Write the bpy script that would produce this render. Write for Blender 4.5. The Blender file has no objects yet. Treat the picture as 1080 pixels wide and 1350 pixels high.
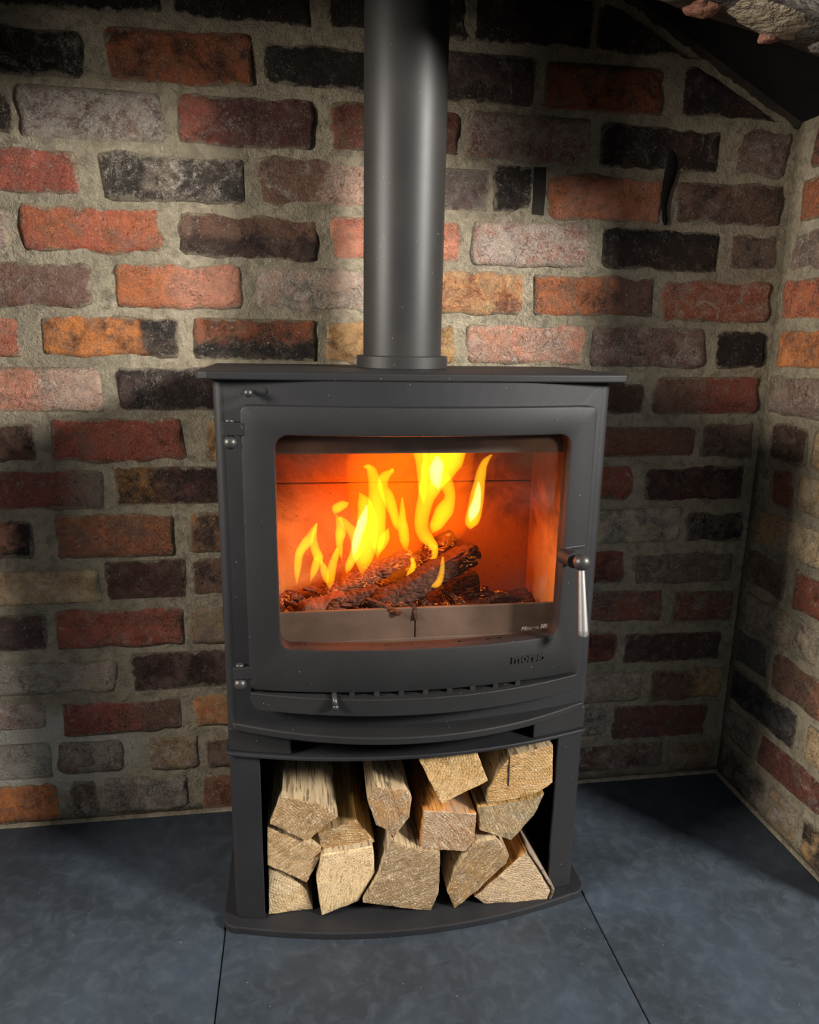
import bpy, bmesh, math, random
from math import sin, cos, pi, radians
from mathutils import Vector, Matrix, noise

# ------------------------------------------------------------------ camera
scene = bpy.context.scene
COL = scene.collection
PITCH, YAW, ROLL, FPX = 0.2352754, 0.1552855, 0.0174382, 961.026
CAM = Vector((0, -1.3032372, 0.9126482))
fwd = Vector((sin(YAW)*cos(PITCH), cos(YAW)*cos(PITCH), -sin(PITCH)))
rgt = Vector((cos(YAW), -sin(YAW), 0)); upv = rgt.cross(fwd)
r2 = rgt*cos(ROLL) + upv*sin(ROLL); u2 = -rgt*sin(ROLL) + upv*cos(ROLL)
cd = bpy.data.cameras.new('camera'); cam = bpy.data.objects.new('camera', cd); COL.objects.link(cam)
cd.sensor_fit = 'VERTICAL'; cd.sensor_height = 24; cd.lens = FPX/1350*24; cd.clip_start = 0.01
cam.matrix_world = Matrix(((r2.x,u2.x,-fwd.x,CAM.x),(r2.y,u2.y,-fwd.y,CAM.y),(r2.z,u2.z,-fwd.z,CAM.z),(0,0,0,1)))
scene.camera = cam

# ------------------------------------------------------------------ light
world = bpy.data.worlds.new('world'); scene.world = world; world.use_nodes = True
world.node_tree.nodes['Background'].inputs[0].default_value = (0.80, 0.90, 1.0, 1)
world.node_tree.nodes['Background'].inputs[1].default_value = 0.18
def window_light(name, loc, target, w, h, power, col):
    L = bpy.data.lights.new(name, 'AREA'); L.shape = 'RECTANGLE'; L.size = w; L.size_y = h; L.energy = power; L.color = col
    o = bpy.data.objects.new(name, L); COL.objects.link(o); o.location = loc
    o.rotation_euler = (Vector(target)-Vector(loc)).to_track_quat('-Z', 'Y').to_euler()
    return o
window_light('window_daylight_right', (2.36, -1.96, 1.75), (0.0, 0, 0.95), 0.5, 0.5, 205, (1.0, 0.95, 0.88))
window_light('window_daylight_left', (-1.75, -0.95, 1.38), (0.6, 0, 0.8), 0.6, 0.55, 75, (1.0, 0.92, 0.82))
window_light('room_daylight', (1.8, -2.8, 2.2), (0.3, -0.2, 0.3), 1.2, 1.0, 8, (0.62, 0.80, 1.0))
vs = scene.view_settings
scene.display_settings.display_device = 'sRGB'
vs.view_transform = 'Standard'; vs.look = 'None'; vs.gamma = 1; vs.use_curve_mapping = False; vs.exposure = 0.0

# ------------------------------------------------------------------ helpers
def tag(o, label=None, cat=None, group=None, kind=None):
    if label: o['label'] = label
    if cat: o['category'] = cat
    if group: o['group'] = group
    if kind: o['kind'] = kind
    return o
def empty(name, loc):
    o = bpy.data.objects.new(name, None); COL.objects.link(o); o.location = loc; o.empty_display_size = .05
    return o
def wloc(o):
    v = Vector((0,0,0))
    while o is not None: v += o.location; o = o.parent
    return v
def obj(name, bm, mat, parent=None, loc=None, smooth=True, bevel=0, seg=2, rotz=0):
    """link a bmesh given in world space; loc = world origin of the object"""
    p = wloc(parent) if parent is not None else Vector((0,0,0))
    l = Vector(loc) if loc is not None else (p if parent is not None else Vector((0,0,0)))
    bm.normal_update()
    me = bpy.data.meshes.new(name); 
    if loc is None or rotz == 0: bmesh.ops.translate(bm, verts=bm.verts, vec=-l)
    bm.to_mesh(me); bm.free()
    for m in (mat if isinstance(mat, (list, tuple)) else [mat]): me.materials.append(m)
    if smooth:
        for f in me.polygons: f.use_smooth = True
    o = bpy.data.objects.new(name, me); COL.objects.link(o)
    o.location = l - p; o.rotation_euler = (0,0,rotz)
    if parent is not None: o.parent = parent
    if bevel:
        b = o.modifiers.new('bevel', 'BEVEL'); b.width = bevel; b.segments = seg; b.limit_method = 'ANGLE'; b.angle_limit = radians(38)
        b.harden_normals = False
        w = o.modifiers.new('wn', 'WEIGHTED_NORMAL'); w.keep_sharp = True
    return o
def box(bm, a, b):
    vs_ = [bm.verts.new((x,y,z)) for x in (a[0],b[0]) for y in (a[1],b[1]) for z in (a[2],b[2])]
    for f in ((0,1,3,2),(4,6,7,5),(0,4,5,1),(2,3,7,6),(0,2,6,4),(1,5,7,3)): bm.faces.new([vs_[i] for i in f])
    return vs_
def prism(bm, pts, z0, z1):
    """plan outline (x,y) extruded in z"""
    a = [bm.verts.new((x,y,z0)) for x,y in pts]; b = [bm.verts.new((x,y,z1)) for x,y in pts]
    n = len(pts)
    for i in range(n): bm.faces.new((a[i],a[(i+1)%n],b[(i+1)%n],b[i]))
    bm.faces.new(b); bm.faces.new(a[::-1])
    bmesh.ops.recalc_face_normals(bm, faces=bm.faces)
def frame(d):
    d = d.normalized(); a = Vector((0,0,1)) if abs(d.z) < .9 else Vector((1,0,0))
    u = d.cross(a).normalized(); return u, u.cross(d).normalized()
def tube(bm, pts, radii, n=16, cap=True, squash=1.0):
    rings = []
    pts = [Vector(p) for p in pts]
    for i, p in enumerate(pts):
        d = pts[min(i+1,len(pts)-1)] - pts[max(i-1,0)]
        if i == 0: u, v = frame(d)
        else:
            dn = d.normalized(); u = (u - dn*u.dot(dn)).normalized(); v = u.cross(dn).normalized()
        rings.append([bm.verts.new(p + (u*cos(2*pi*k/n) + v*sin(2*pi*k/n)*squash)*radii[i]) for k in range(n)])
    for a, b in zip(rings, rings[1:]):
        for k in range(n): bm.faces.new((a[k], a[(k+1)%n], b[(k+1)%n], b[k]))
    if cap: bm.faces.new(rings[0][::-1]); bm.faces.new(rings[-1])
    bmesh.ops.recalc_face_normals(bm, faces=bm.faces)
def lathe(bm, c, prof, n=48):
    """prof = [(r,z)] about a vertical axis at c"""
    rings = [[bm.verts.new((c[0]+r*cos(2*pi*k/n), c[1]+r*sin(2*pi*k/n), z)) for k in range(n)] for r, z in prof]
    for a, b in zip(rings, rings[1:]):
        for k in range(n): bm.faces.new((a[k], a[(k+1)%n], b[(k+1)%n], b[k]))
    bm.faces.new(rings[0][::-1]); bm.faces.new(rings[-1])
    bmesh.ops.recalc_face_normals(bm, faces=bm.faces)
def ball(bm, c, r, n=16):
    bmesh.ops.create_uvsphere(bm, u_segments=n, v_segments=n//2+2, radius=r, matrix=Matrix.Translation(c))
def nz(v, s=1.0, seed=0.0): return noise.noise(Vector(v)*s + Vector((seed, seed*1.7, seed*.3)))

# ------------------------------------------------------------------ materials
def lin(h):
    h = h.lstrip('#'); r = [int(h[i:i+2],16)/255 for i in (0,2,4)]
    return tuple((c/12.92 if c <= .04045 else ((c+.055)/1.055)**2.4) for c in r)
class NT:
    def __init__(s, name):
        s.m = bpy.data.materials.new(name); s.m.use_nodes = True; s.t = s.m.node_tree
        s.t.nodes.clear(); s.out = s.t.nodes.new('ShaderNodeOutputMaterial')
    def n(s, typ, ins=None, **kw):
        nd = s.t.nodes.new(typ)
        for k, v in kw.items(): setattr(nd, k, v)
        for k, v in (ins or {}).items():
            sk = nd.inputs[k]
            if hasattr(v, 'is_output') or isinstance(v, bpy.types.NodeSocket): s.t.links.new(v, sk)
            else:
                if isinstance(v, tuple) and len(v) == 3 and sk.type == 'RGBA': v = (*v, 1)
                sk.default_value = v
        return nd
    def math(s, op, a, b=None, c=None, clamp=False):
        ins = {0: a}
        if b is not None: ins[1] = b
        if c is not None: ins[2] = c
        nd = s.n('ShaderNodeMath', ins, operation=op); nd.use_clamp = clamp; return nd.outputs[0]
    def mix(s, f, a, b, mode='MIX'):
        nd = s.t.nodes.new('ShaderNodeMix'); nd.data_type = 'RGBA'; nd.blend_type = mode
        for k, v in ((0, f), (6, a), (7, b)):
            if isinstance(v, bpy.types.NodeSocket): s.t.links.new(v, nd.inputs[k])
            else: nd.inputs[k].default_value = (*v, 1) if isinstance(v, tuple) and len(v) == 3 else v
        return nd.outputs[2]
    def noise(s, vec, scale, detail=4, rough=.55, dist=0.0):
        return s.n('ShaderNodeTexNoise', {'Vector': vec, 'Scale': scale, 'Detail': detail, 'Roughness': rough, 'Distortion': dist}).outputs[0]
    def ramp(s, f, a, b): 
        nd = s.n('ShaderNodeMapRange', {0: f, 1: a, 2: b, 3: 0.0, 4: 1.0}); nd.interpolation_type = 'SMOOTHSTEP'; return nd.outputs[0]
    def attr(s, name, out=2, typ='OBJECT'):
        return s.n('ShaderNodeAttribute', attribute_type=typ, attribute_name=name).outputs[out]
    def coord(s): return s.n('ShaderNodeTexCoord').outputs['Object']
    def bump(s, h, strength=.5, dist=.002, normal=None):
        ins = {'Height': h, 'Strength': strength, 'Distance': dist}
        if normal is not None: ins['Normal'] = normal
        return s.n('ShaderNodeBump', ins).outputs[0]
    def bsdf(s, col, rough, normal=None, spec=.5, metal=0.0, **kw):
        ins = {'Base Color': col, 'Roughness': rough, 'Specular IOR Level': spec, 'Metallic': metal}
        if normal is not None: ins['Normal'] = normal
        ins.update(kw)
        b = s.n('ShaderNodeBsdfPrincipled', ins); s.t.links.new(b.outputs[0], s.out.inputs[0]); return b

def mat_brick():
    t = NT('old_brick'); co = t.coord()
    seed = t.attr('seed')
    v = t.n('ShaderNodeVectorMath', {0: co, 1: t.n('ShaderNodeCombineXYZ', {0: seed, 1: t.math('MULTIPLY', seed, 1.37), 2: t.math('MULTIPLY', seed, .71)}).outputs[0]}, operation='ADD').outputs[0]
    big = t.noise(v, 22, 4, .6, .6); mid = t.noise(v, 70, 5, .6, .3); fine = t.noise(v, 260, 6, .7, .8)
    curl = t.noise(v, 190, 3, .55, 2.5)
    c1 = t.attr('tone_a', 0); c2 = t.attr('tone_b', 0)
    sx = t.n('ShaderNodeSeparateXYZ', {0: co})
    dirx, dirz, off = t.attr('mask_x'), t.attr('mask_z'), t.attr('mask_off')
    g = t.math('ADD', t.math('MULTIPLY', sx.outputs[0], dirx), t.math('MULTIPLY', sx.outputs[2], dirz))
    g = t.math('ADD', g, t.math('MULTIPLY', t.math('SUBTRACT', t.math('ADD', t.math('MULTIPLY', big, .75), t.math('MULTIPLY', mid, .25)), .5), 3.4))
    g = t.ramp(t.math('SUBTRACT', g, off), -.55, .55)
    col = t.mix(g, c1, c2)
    vary = t.math('ADD', .18, t.math('MULTIPLY', t.math('ADD', t.math('MULTIPLY', mid, .55), t.math('ADD', t.math('MULTIPLY', curl, .55), t.math('MULTIPLY', fine, .35))), 1.08))
    col = t.mix(1.0, col, t.n('ShaderNodeCombineXYZ', {0: vary, 1: vary, 2: vary}).outputs[0], 'MULTIPLY')
    grime = t.ramp(t.noise(v, 30, 5, .68, 1.4), .42, .72)
    col = t.mix(t.math('MULTIPLY', grime, .62), col, t.mix(mid, lin('5b4a3f'), lin('8a7563')))
    # dark pits and kiln spots
    pit = t.ramp(t.noise(v, 150, 3, .6, .4), .665, .74)
    col = t.mix(t.math('MULTIPLY', pit, .75), col, lin('2a2220'))
    # soot
    soot = t.attr('soot')
    sm = t.ramp(t.math('ADD', t.math('ADD', t.math('MULTIPLY', big, .6), t.math('MULTIPLY', mid, .4)), t.math('SUBTRACT', soot, .60)), -.05, .2)
    col = t.mix(t.math('MULTIPLY', sm, .88), col, lin('1b1817'))
    # lime bloom: white ragged patches
    white = t.attr('bloom')
    w = t.math('ADD', t.math('ADD', t.math('MULTIPLY', t.noise(v, 24, 5, .7, 1.6), .65), t.math('MULTIPLY', curl, .35)), t.math('MULTIPLY', t.math('SUBTRACT', white, 1.0), .42))
    w = t.ramp(w, .22, .40)
    col = t.mix(t.math('MULTIPLY', w, .72), col, t.mix(curl, lin('8f867b'), lin('cfc6b8')))
    # hair-fine lime threads and scratches
    th = t.math('ABSOLUTE', t.math('SUBTRACT', t.noise(v, 85, 3, .55, 2.6), .5))
    th = t.math('MULTIPLY', t.ramp(th, .030, .008), t.ramp(t.noise(v, 28, 3, .6), .46, .66))
    col = t.mix(t.math('MULTIPLY', th, .42), col, lin('c9bca8'))
    dk = t.math('MULTIPLY', t.ramp(t.math('ABSOLUTE', t.math('SUBTRACT', t.noise(v, 62, 4, .6, 1.8), .52)), .022, .006), t.ramp(big, .40, .62))
    col = t.mix(t.math('MULTIPLY', dk, .6), col, lin('2a211d'))
    fl = t.math('MULTIPLY', t.ramp(t.noise(v, 210, 3, .6, 1.2), .60, .70), t.ramp(t.noise(v, 20, 4, .65, .8), .44, .62))
    col = t.mix(t.math('MULTIPLY', fl, .5), col, lin('cfc3b2'))
    # mortar smeared over the arrises
    edge = t.attr('edge', 2, 'GEOMETRY')
    e = t.ramp(t.math('ADD', edge, t.math('MULTIPLY', t.math('SUBTRACT', t.math('ADD', t.math('MULTIPLY', mid, .5), t.math('MULTIPLY', big, .5)), .5), 3.2)), .55, 1.0)
    col = t.mix(t.math('MULTIPLY', e, .8), col, t.mix(fine, lin('7d735f'), lin('a89d86')))
    h = t.math('ADD', t.math('MULTIPLY', curl, .7), t.math('ADD', t.math('MULTIPLY', fine, .45), t.math('MULTIPLY', mid, .9)))
    h = t.math('SUBTRACT', t.math('ADD', h, t.math('MULTIPLY', th, .35)), t.math('MULTIPLY', t.math('ADD', pit, dk), .5))
    t.bsdf(col, t.math('ADD', .72, t.math('MULTIPLY', fine, .25)), t.bump(h, 1.0, .0055), .32)
    return t.m
def mat_mortar():
    t = NT('lime_mortar'); co = t.coord()
    big = t.noise(co, 7, 5, .6, .3); mid = t.noise(co, 55, 5, .62, .5); fine = t.noise(co, 320, 5, .7, .3)
    col = t.mix(t.ramp(big, .3, .7), lin('8d836f'), lin('aca18a'))
    col = t.mix(t.math('MULTIPLY', t.ramp(mid, .42, .68), .7), col, lin('70685a'))
    gr = t.noise(co, 150, 4, .7, 1.0)
    col = t.mix(t.math('MULTIPLY', t.ramp(gr, .40, .30), .6), col, lin('5f584c'))
    col = t.mix(t.math('MULTIPLY', t.ramp(gr, .58, .70), .5), col, (.54, .49, .38))
    sp = t.n('ShaderNodeSeparateXYZ', {0: co})   # salt bloom low on the left of the back wall
    sd = t.math('ADD', t.math('POWER', t.math('MULTIPLY', t.math('ADD', sp.outputs[0], .52), 3.6), 2.0), t.math('POWER', t.math('MULTIPLY', t.math('SUBTRACT', sp.outputs[2], .15), 9.0), 2.0))
    salt = t.math('MULTIPLY', t.ramp(t.math('SUBTRACT', t.math('ADD', t.math('MULTIPLY', mid, 1.2), .45), sd), .1, .9), t.ramp(sp.outputs[1], -.05, -.0))
    col = t.mix(t.math('MULTIPLY', salt, .7), col, lin('c9c4b8'))
    col = t.mix(t.math('MULTIPLY', t.ramp(fine, .60, .75), .6), col, lin('c0b6a2'))
    col = t.mix(t.math('MULTIPLY', t.ramp(t.noise(co, 130, 4, .6), .66, .74), .7), col, lin('3d372f'))
    h = t.math('ADD', t.math('ADD', t.math('MULTIPLY', mid, 1.2), gr), t.math('MULTIPLY', fine, .5))
    t.bsdf(col, .9, t.bump(h, .9, .006), .2)
    return t.m
def mat_simple(name, col, rough, spec=.5, metal=0., bscale=0, bstr=.2, bdist=.0005, vary=0.0, **kw):
    t = NT(name); co = t.coord(); nrm = None; c = lin(col)
    if bscale: nrm = t.bump(t.noise(co, bscale, 4, .6), bstr, bdist)
    if vary:
        n = t.noise(co, 14, 5, .6, .3)
        c = t.mix(t.ramp(n, .25, .75), tuple(x*(1-vary) for x in c), tuple(x*(1+vary) for x in c))
    t.bsdf(c, rough, nrm, spec, metal, **kw); return t.m
def mat_slate():
    t = NT('dark_slate'); co = t.coord()
    seed = t.attr('seed')
    v = t.n('ShaderNodeVectorMath', {0: co, 1: t.n('ShaderNodeCombineXYZ', {0: seed, 1: seed, 2: 0.0}).outputs[0]}, operation='ADD').outputs[0]
    a = t.noise(v, 4.5, 6, .62, .4); b = t.noise(v, 38, 6, .65, .6); f = t.noise(v, 330, 3, .6)
    col = t.mix(t.ramp(a, .3, .72), lin('23292f'), lin('323b45'))
    col = t.mix(t.math('MULTIPLY', t.ramp(b, .42, .70), .16), col, lin('56606b'))
    sv = t.n('ShaderNodeMapping', {'Vector': v, 'Rotation': (0, 0, .6), 'Scale': (1.0, 2.4, 1.0)}).outputs[0]
    scuff = t.ramp(t.noise(sv, 13, 3, .5, 1.0), .69, .73)
    col = t.mix(t.math('MULTIPLY', scuff, .5), col, lin('1f2226'))
    speck = t.ramp(t.noise(v, 210, 2, .5), .76, .79)
    col = t.mix(speck, col, lin('9a9a98'))
    h = t.math('ADD', t.math('MULTIPLY', b, .8), t.math('MULTIPLY', f, .25))
    t.bsdf(col, t.math('ADD', .42, t.math('MULTIPLY', b, .22)), t.bump(h, .14, .0012), .5)
    return t.m
def mat_iron(name, col, rough, spec=.5, coarse=420, bstr=.25):
    t = NT(name); co = t.coord()
    n = t.noise(co, 9, 4, .6); f = t.noise(co, coarse, 3, .6)
    c = t.mix(t.ramp(n, .3, .7), tuple(x*.86 for x in lin(col)), tuple(x*1.12 for x in lin(col)))
    sp = t.ramp(t.noise(co, 260, 1, .4), .80, .82)
    c = t.mix(t.math('MULTIPLY', sp, .5), c, lin('b5b0a8'))
    t.bsdf(c, t.math('ADD', rough-.05, t.math('MULTIPLY', n, .1)), t.bump(f, bstr, .0006), spec)
    return t.m
def mat_wood_side(name, a, b, dark):
    t = NT(name); co = t.coord()
    seed = t.attr('seed')
    v = t.n('ShaderNodeVectorMath', {0: co, 1: t.n('ShaderNodeCombineXYZ', {0: seed, 1: seed, 2: seed}).outputs[0]}, operation='ADD').outputs[0]
    st = t.n('ShaderNodeMapping', {'Vector': v, 'Scale': (1.0, .06, 1.0)}).outputs[0]
    g = t.noise(st, 260, 4, .65, .4); g2 = t.noise(st, 80, 4, .6, .4); p = t.noise(v, 18, 4, .6)
    c = t.mix(t.ramp(g2, .3, .7), lin(a), lin(b))
    c = t.mix(t.math('MULTIPLY', t.ramp(g, .52, .60), .85), c, lin(dark))
    c = t.mix(t.math('MULTIPLY', t.ramp(p, .5, .75), .45), c, lin('8d8478'))
    t.bsdf(c, .8, t.bump(t.math('ADD', g, g2), .7, .002), .25)
    return t.m
def mat_end_grain():
    t = NT('sawn_end_grain'); co = t.coord()
    seed = t.attr('seed'); c1 = t.attr('tone_a', 0); c2 = t.attr('tone_b', 0)
    sv = t.n('ShaderNodeCombineXYZ', {0: seed, 1: t.math('MULTIPLY', seed, .3), 2: t.math('MULTIPLY', seed, 1.3)}).outputs[0]
    v = t.n('ShaderNodeVectorMath', {0: co, 1: sv}, operation='ADD').outputs[0]
    # growth rings round a pith lying off the piece, plus saw fuzz
    sep = t.n('ShaderNodeSeparateXYZ', {0: co})
    px_, pz_ = t.attr('pith_x'), t.attr('pith_z')
    dx = t.math('SUBTRACT', sep.outputs[0], px_); dz = t.math('SUBTRACT', sep.outputs[2], pz_)
    r = t.math('SQRT', t.math('ADD', t.math('MULTIPLY', dx, dx), t.math('MULTIPLY', dz, dz)))
    r = t.math('ADD', r, t.math('MULTIPLY', t.noise(v, 30, 3, .5), .006))
    ring = t.math('SINE', t.math('MULTIPLY', r, 1500.0))
    curl = t.noise(v, 165, 4, .65, 2.2); big = t.noise(v, 26, 4, .6, .5)
    rot = t.n('ShaderNodeCombineXYZ', {0: 0.0, 1: t.math('MULTIPLY', seed, 1.9), 2: 0.0}).outputs[0]
    saw = t.noise(t.n('ShaderNodeMapping', {'Vector': t.n('ShaderNodeVectorRotate', {'Vector': v, 'Rotation': rot}, rotation_type='EULER_XYZ').outputs[0], 'Scale': (.35, 1.0, 2.6)}).outputs[0], 120, 4, .6, .6)
    fine = t.noise(v, 600, 3, .6)
    c = t.mix(t.ramp(big, .3, .7), c1, c2)
    c = t.mix(t.math('MULTIPLY', t.ramp(ring, .1, .95), .28), c, lin('7d6040'))
    c = t.mix(t.math('MULTIPLY', t.ramp(curl, .54, .66), .6), c, lin('d6c7ad'))
    c = t.mix(t.math('MULTIPLY', t.ramp(curl, .47, .36), .7), c, lin('5e4a30'))
    c = t.mix(t.math('MULTIPLY', t.ramp(t.noise(v, 45, 4, .6), .66, .74), .5), c, lin('6d6660'))
    c = t.mix(t.math('MULTIPLY', t.ramp(saw, .56, .70), .55), c, lin('5b4630'))
    c = t.mix(t.math('MULTIPLY', t.ramp(saw, .44, .32), .45), c, lin('cdbfa6'))
    h = t.math('ADD', t.math('ADD', t.math('ADD', t.math('MULTIPLY', curl, .6), saw), t.math('MULTIPLY', fine, .3)), t.math('MULTIPLY', ring, .06))
    t.bsdf(c, .85, t.bump(h, .8, .003), .2)
    return t.m
def mat_char(name, amount, strength, base='241a16'):
    t = NT(name); co = t.coord()
    n = t.noise(co, 60, 4, .6, 1.6); m = t.noise(co, 24, 3, .55, .5); f = t.noise(co, 260, 3, .6)
    vor = t.n('ShaderNodeTexVoronoi', {'Vector': t.n('ShaderNodeMapping', {'Vector': co, 'Scale': (1.0, 1.0, 1.6)}).outputs[0], 'Scale': 75.0}, feature='DISTANCE_TO_EDGE').outputs[0]
    rid = t.math('ABSOLUTE', t.math('SUBTRACT', t.noise(t.n('ShaderNodeMapping', {'Vector': co, 'Scale': (.8, 1.0, 1.8)}).outputs[0], 48, 2, .5, 1.1), .5))
    crack = t.ramp(rid, .022, .006)
    hot = t.math('MULTIPLY', crack, t.ramp(m, .60-amount*.3, .74-amount*.25))
    hot = t.math('ADD', hot, t.math('MULTIPLY', t.ramp(n, .72, .82), t.math('MULTIPLY', amount, 1.0)), clamp=True)
    col = t.mix(f, lin(base), tuple(min(1, x*2.2) for x in lin(base)))
    b = t.bsdf(col, .85, t.bump(t.math('ADD', t.math('MULTIPLY', vor, 3.0), n), .8, .004), .25)
    e = t.mix(n, (1.0, .10, .005), (1.0, .33, .03))
    t.t.links.new(e, b.inputs['Emission Color']); t.t.links.new(t.math('MULTIPLY', hot, strength), b.inputs['Emission Strength'])
    return t.m
def mat_flame(name, col, strength):
    t = NT(name)
    e = t.n('ShaderNodeEmission', {0: col, 1: strength}); t.t.links.new(e.outputs[0], t.out.inputs['Volume'])
    return t.m
def mat_glass():
    t = NT('stove_glass'); co = t.coord()
    tr = t.n('ShaderNodeBsdfTransparent', {0: (.97, .95, .93)}); gl = t.n('ShaderNodeBsdfGlossy', {0: (1., 1., 1.), 1: .32})
    fr = t.n('ShaderNodeFresnel', {0: 1.45}); m = t.n('ShaderNodeMixShader', {0: t.math('MULTIPLY', fr.outputs[0], .02), 1: tr.outputs[0], 2: gl.outputs[0]})
    # smoke film and specks on the pane, heavier in the upper corners
    sep = t.n('ShaderNodeSeparateXYZ', {0: co}); x = t.math('ABSOLUTE', sep.outputs[0])
    corner = t.math('ADD', t.math('MULTIPLY', x, 2.6), t.math('MULTIPLY', t.math('SUBTRACT', sep.outputs[2], .62), 3.6))
    film = t.math('MULTIPLY', t.ramp(t.math('ADD', corner, t.math('MULTIPLY', t.noise(co, 16, 5, .65, 1.0), .5)), .80, 1.45), .38)
    speck = t.math('MULTIPLY', t.ramp(t.noise(co, 420, 2, .5), .72, .78), .25)
    d = t.n('ShaderNodeBsdfDiffuse', {0: lin('4c362a')})
    m2 = t.n('ShaderNodeMixShader', {0: t.math('MAXIMUM', film, t.math('ADD', speck, .02)), 1: m.outputs[0], 2: d.outputs[0]})
    t.t.links.new(m2.outputs[0], t.out.inputs[0]); return t.m
M = dict(
    brick=mat_brick(), mortar=mat_mortar(), slate=mat_slate(),
    grout=mat_simple('tile_joint', '17181a', .9),
    iron=mat_iron('black_cast_iron', '1c1c1d', .6, .32), steel=mat_iron('black_sheet_steel', '1e1e21', .55, .36, 600, .12),
    flue=mat_iron('flue_enamel', '282726', .47, .32, 700, .1),
    knob=mat_simple('black_knob', '2b2a2a', .42, .6), chrome=mat_simple('brushed_steel', 'efeeea', .42, .5, 1.0),
    dark=mat_simple('dark_slot', '0d0c0c', .8), soot=mat_simple('soot', '151414', .95, .2, 0, 90, .6, .004, .3),
    board=None, guard=mat_simple('smoked_steel', '5c4d44', .55, .3, 0, 60, .1, .001, .25),
    baffle=mat_simple('baffle_steel', '8a8179', .7, .3, 0, 60, .1, .001, .2),
    glass=mat_glass(), print=mat_simple('pale_print', '7d756e', .6),
    side_a=mat_wood_side('split_pine', 'a07a40', 'bd9658', '64421e'), side_b=mat_wood_side('split_weathered', '8d7a5e', 'b39d7a', '4a3a2a'),
    side_c=mat_wood_side('split_orange', '98622a', 'b57c3c', '5e3816'),
    bark=mat_wood_side('bark', '6d5d4e', '8d7d6c', '3a3028'), end=mat_end_grain(),
    char=mat_char('charred_wood', .2, .9, '3a251d'), ember=mat_char('embers', .6, 1.6, '4a2c20'), hot=mat_char('hot_embers', 1.0, 2.4, '6b3a20'), flake=mat_char('charcoal_flake', .3, .8, '4a2e22'), ash=mat_simple('ash', '6d4634', .95, .2, 0, 200, .6, .003, .3),
    flame_y=mat_flame('flame_yellow', (1.0, .45, .008), 100), flame_w=mat_flame('flame_white', (1.0, .80, .36), 80), flame_o=mat_flame('flame_orange', (1.0, .16, .0), 16),
    sooty=mat_simple('sooty_mortar', '302b26', .9, .2, 0, 60, .8, .004, .35), stone=mat_simple('limewashed_stone', 'a39681', .9, .2, 0, 45, 1.0, .012, .3), stone_grey=mat_simple('grey_stone', '554f49', .9, .2, 0, 45, 1.0, .012, .35),
    stone_pink=mat_simple('red_stone', '8a6250', .9, .2, 0, 60, 1.0, .008, .3),
)
def mat_board():
    t = NT('fire_brick_board'); co = t.coord()
    n = t.noise(co, 11, 5, .62, .8); f = t.noise(co, 380, 4, .7); s = t.n('ShaderNodeSeparateXYZ', {0: co})
    # tar staining where the board runs cooler: top and right-hand end
    k = t.math('ADD', t.math('MULTIPLY', t.math('SUBTRACT', s.outputs[2], .655), 7.0), t.math('MULTIPLY', t.math('SUBTRACT', t.math('ABSOLUTE', t.math('SUBTRACT', s.outputs[0], -.02)), .14), 3.5))
    k = t.ramp(t.math('ADD', k, t.math('MULTIPLY', t.math('SUBTRACT', n, .5), 2.4)), -.3, .75)
    c = t.mix(f, lin('9c5e2a'), lin('bd8344')); c = t.mix(t.math('MULTIPLY', k, .8), c, lin('3c2519'))
    c = t.mix(t.math('MULTIPLY', t.ramp(t.noise(co, 240, 2, .5), .68, .75), .7), c, lin('40281c'))
    t.bsdf(c, .9, t.bump(f, .5, .0015), .15); return t.m
M['board'] = mat_board()
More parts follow.
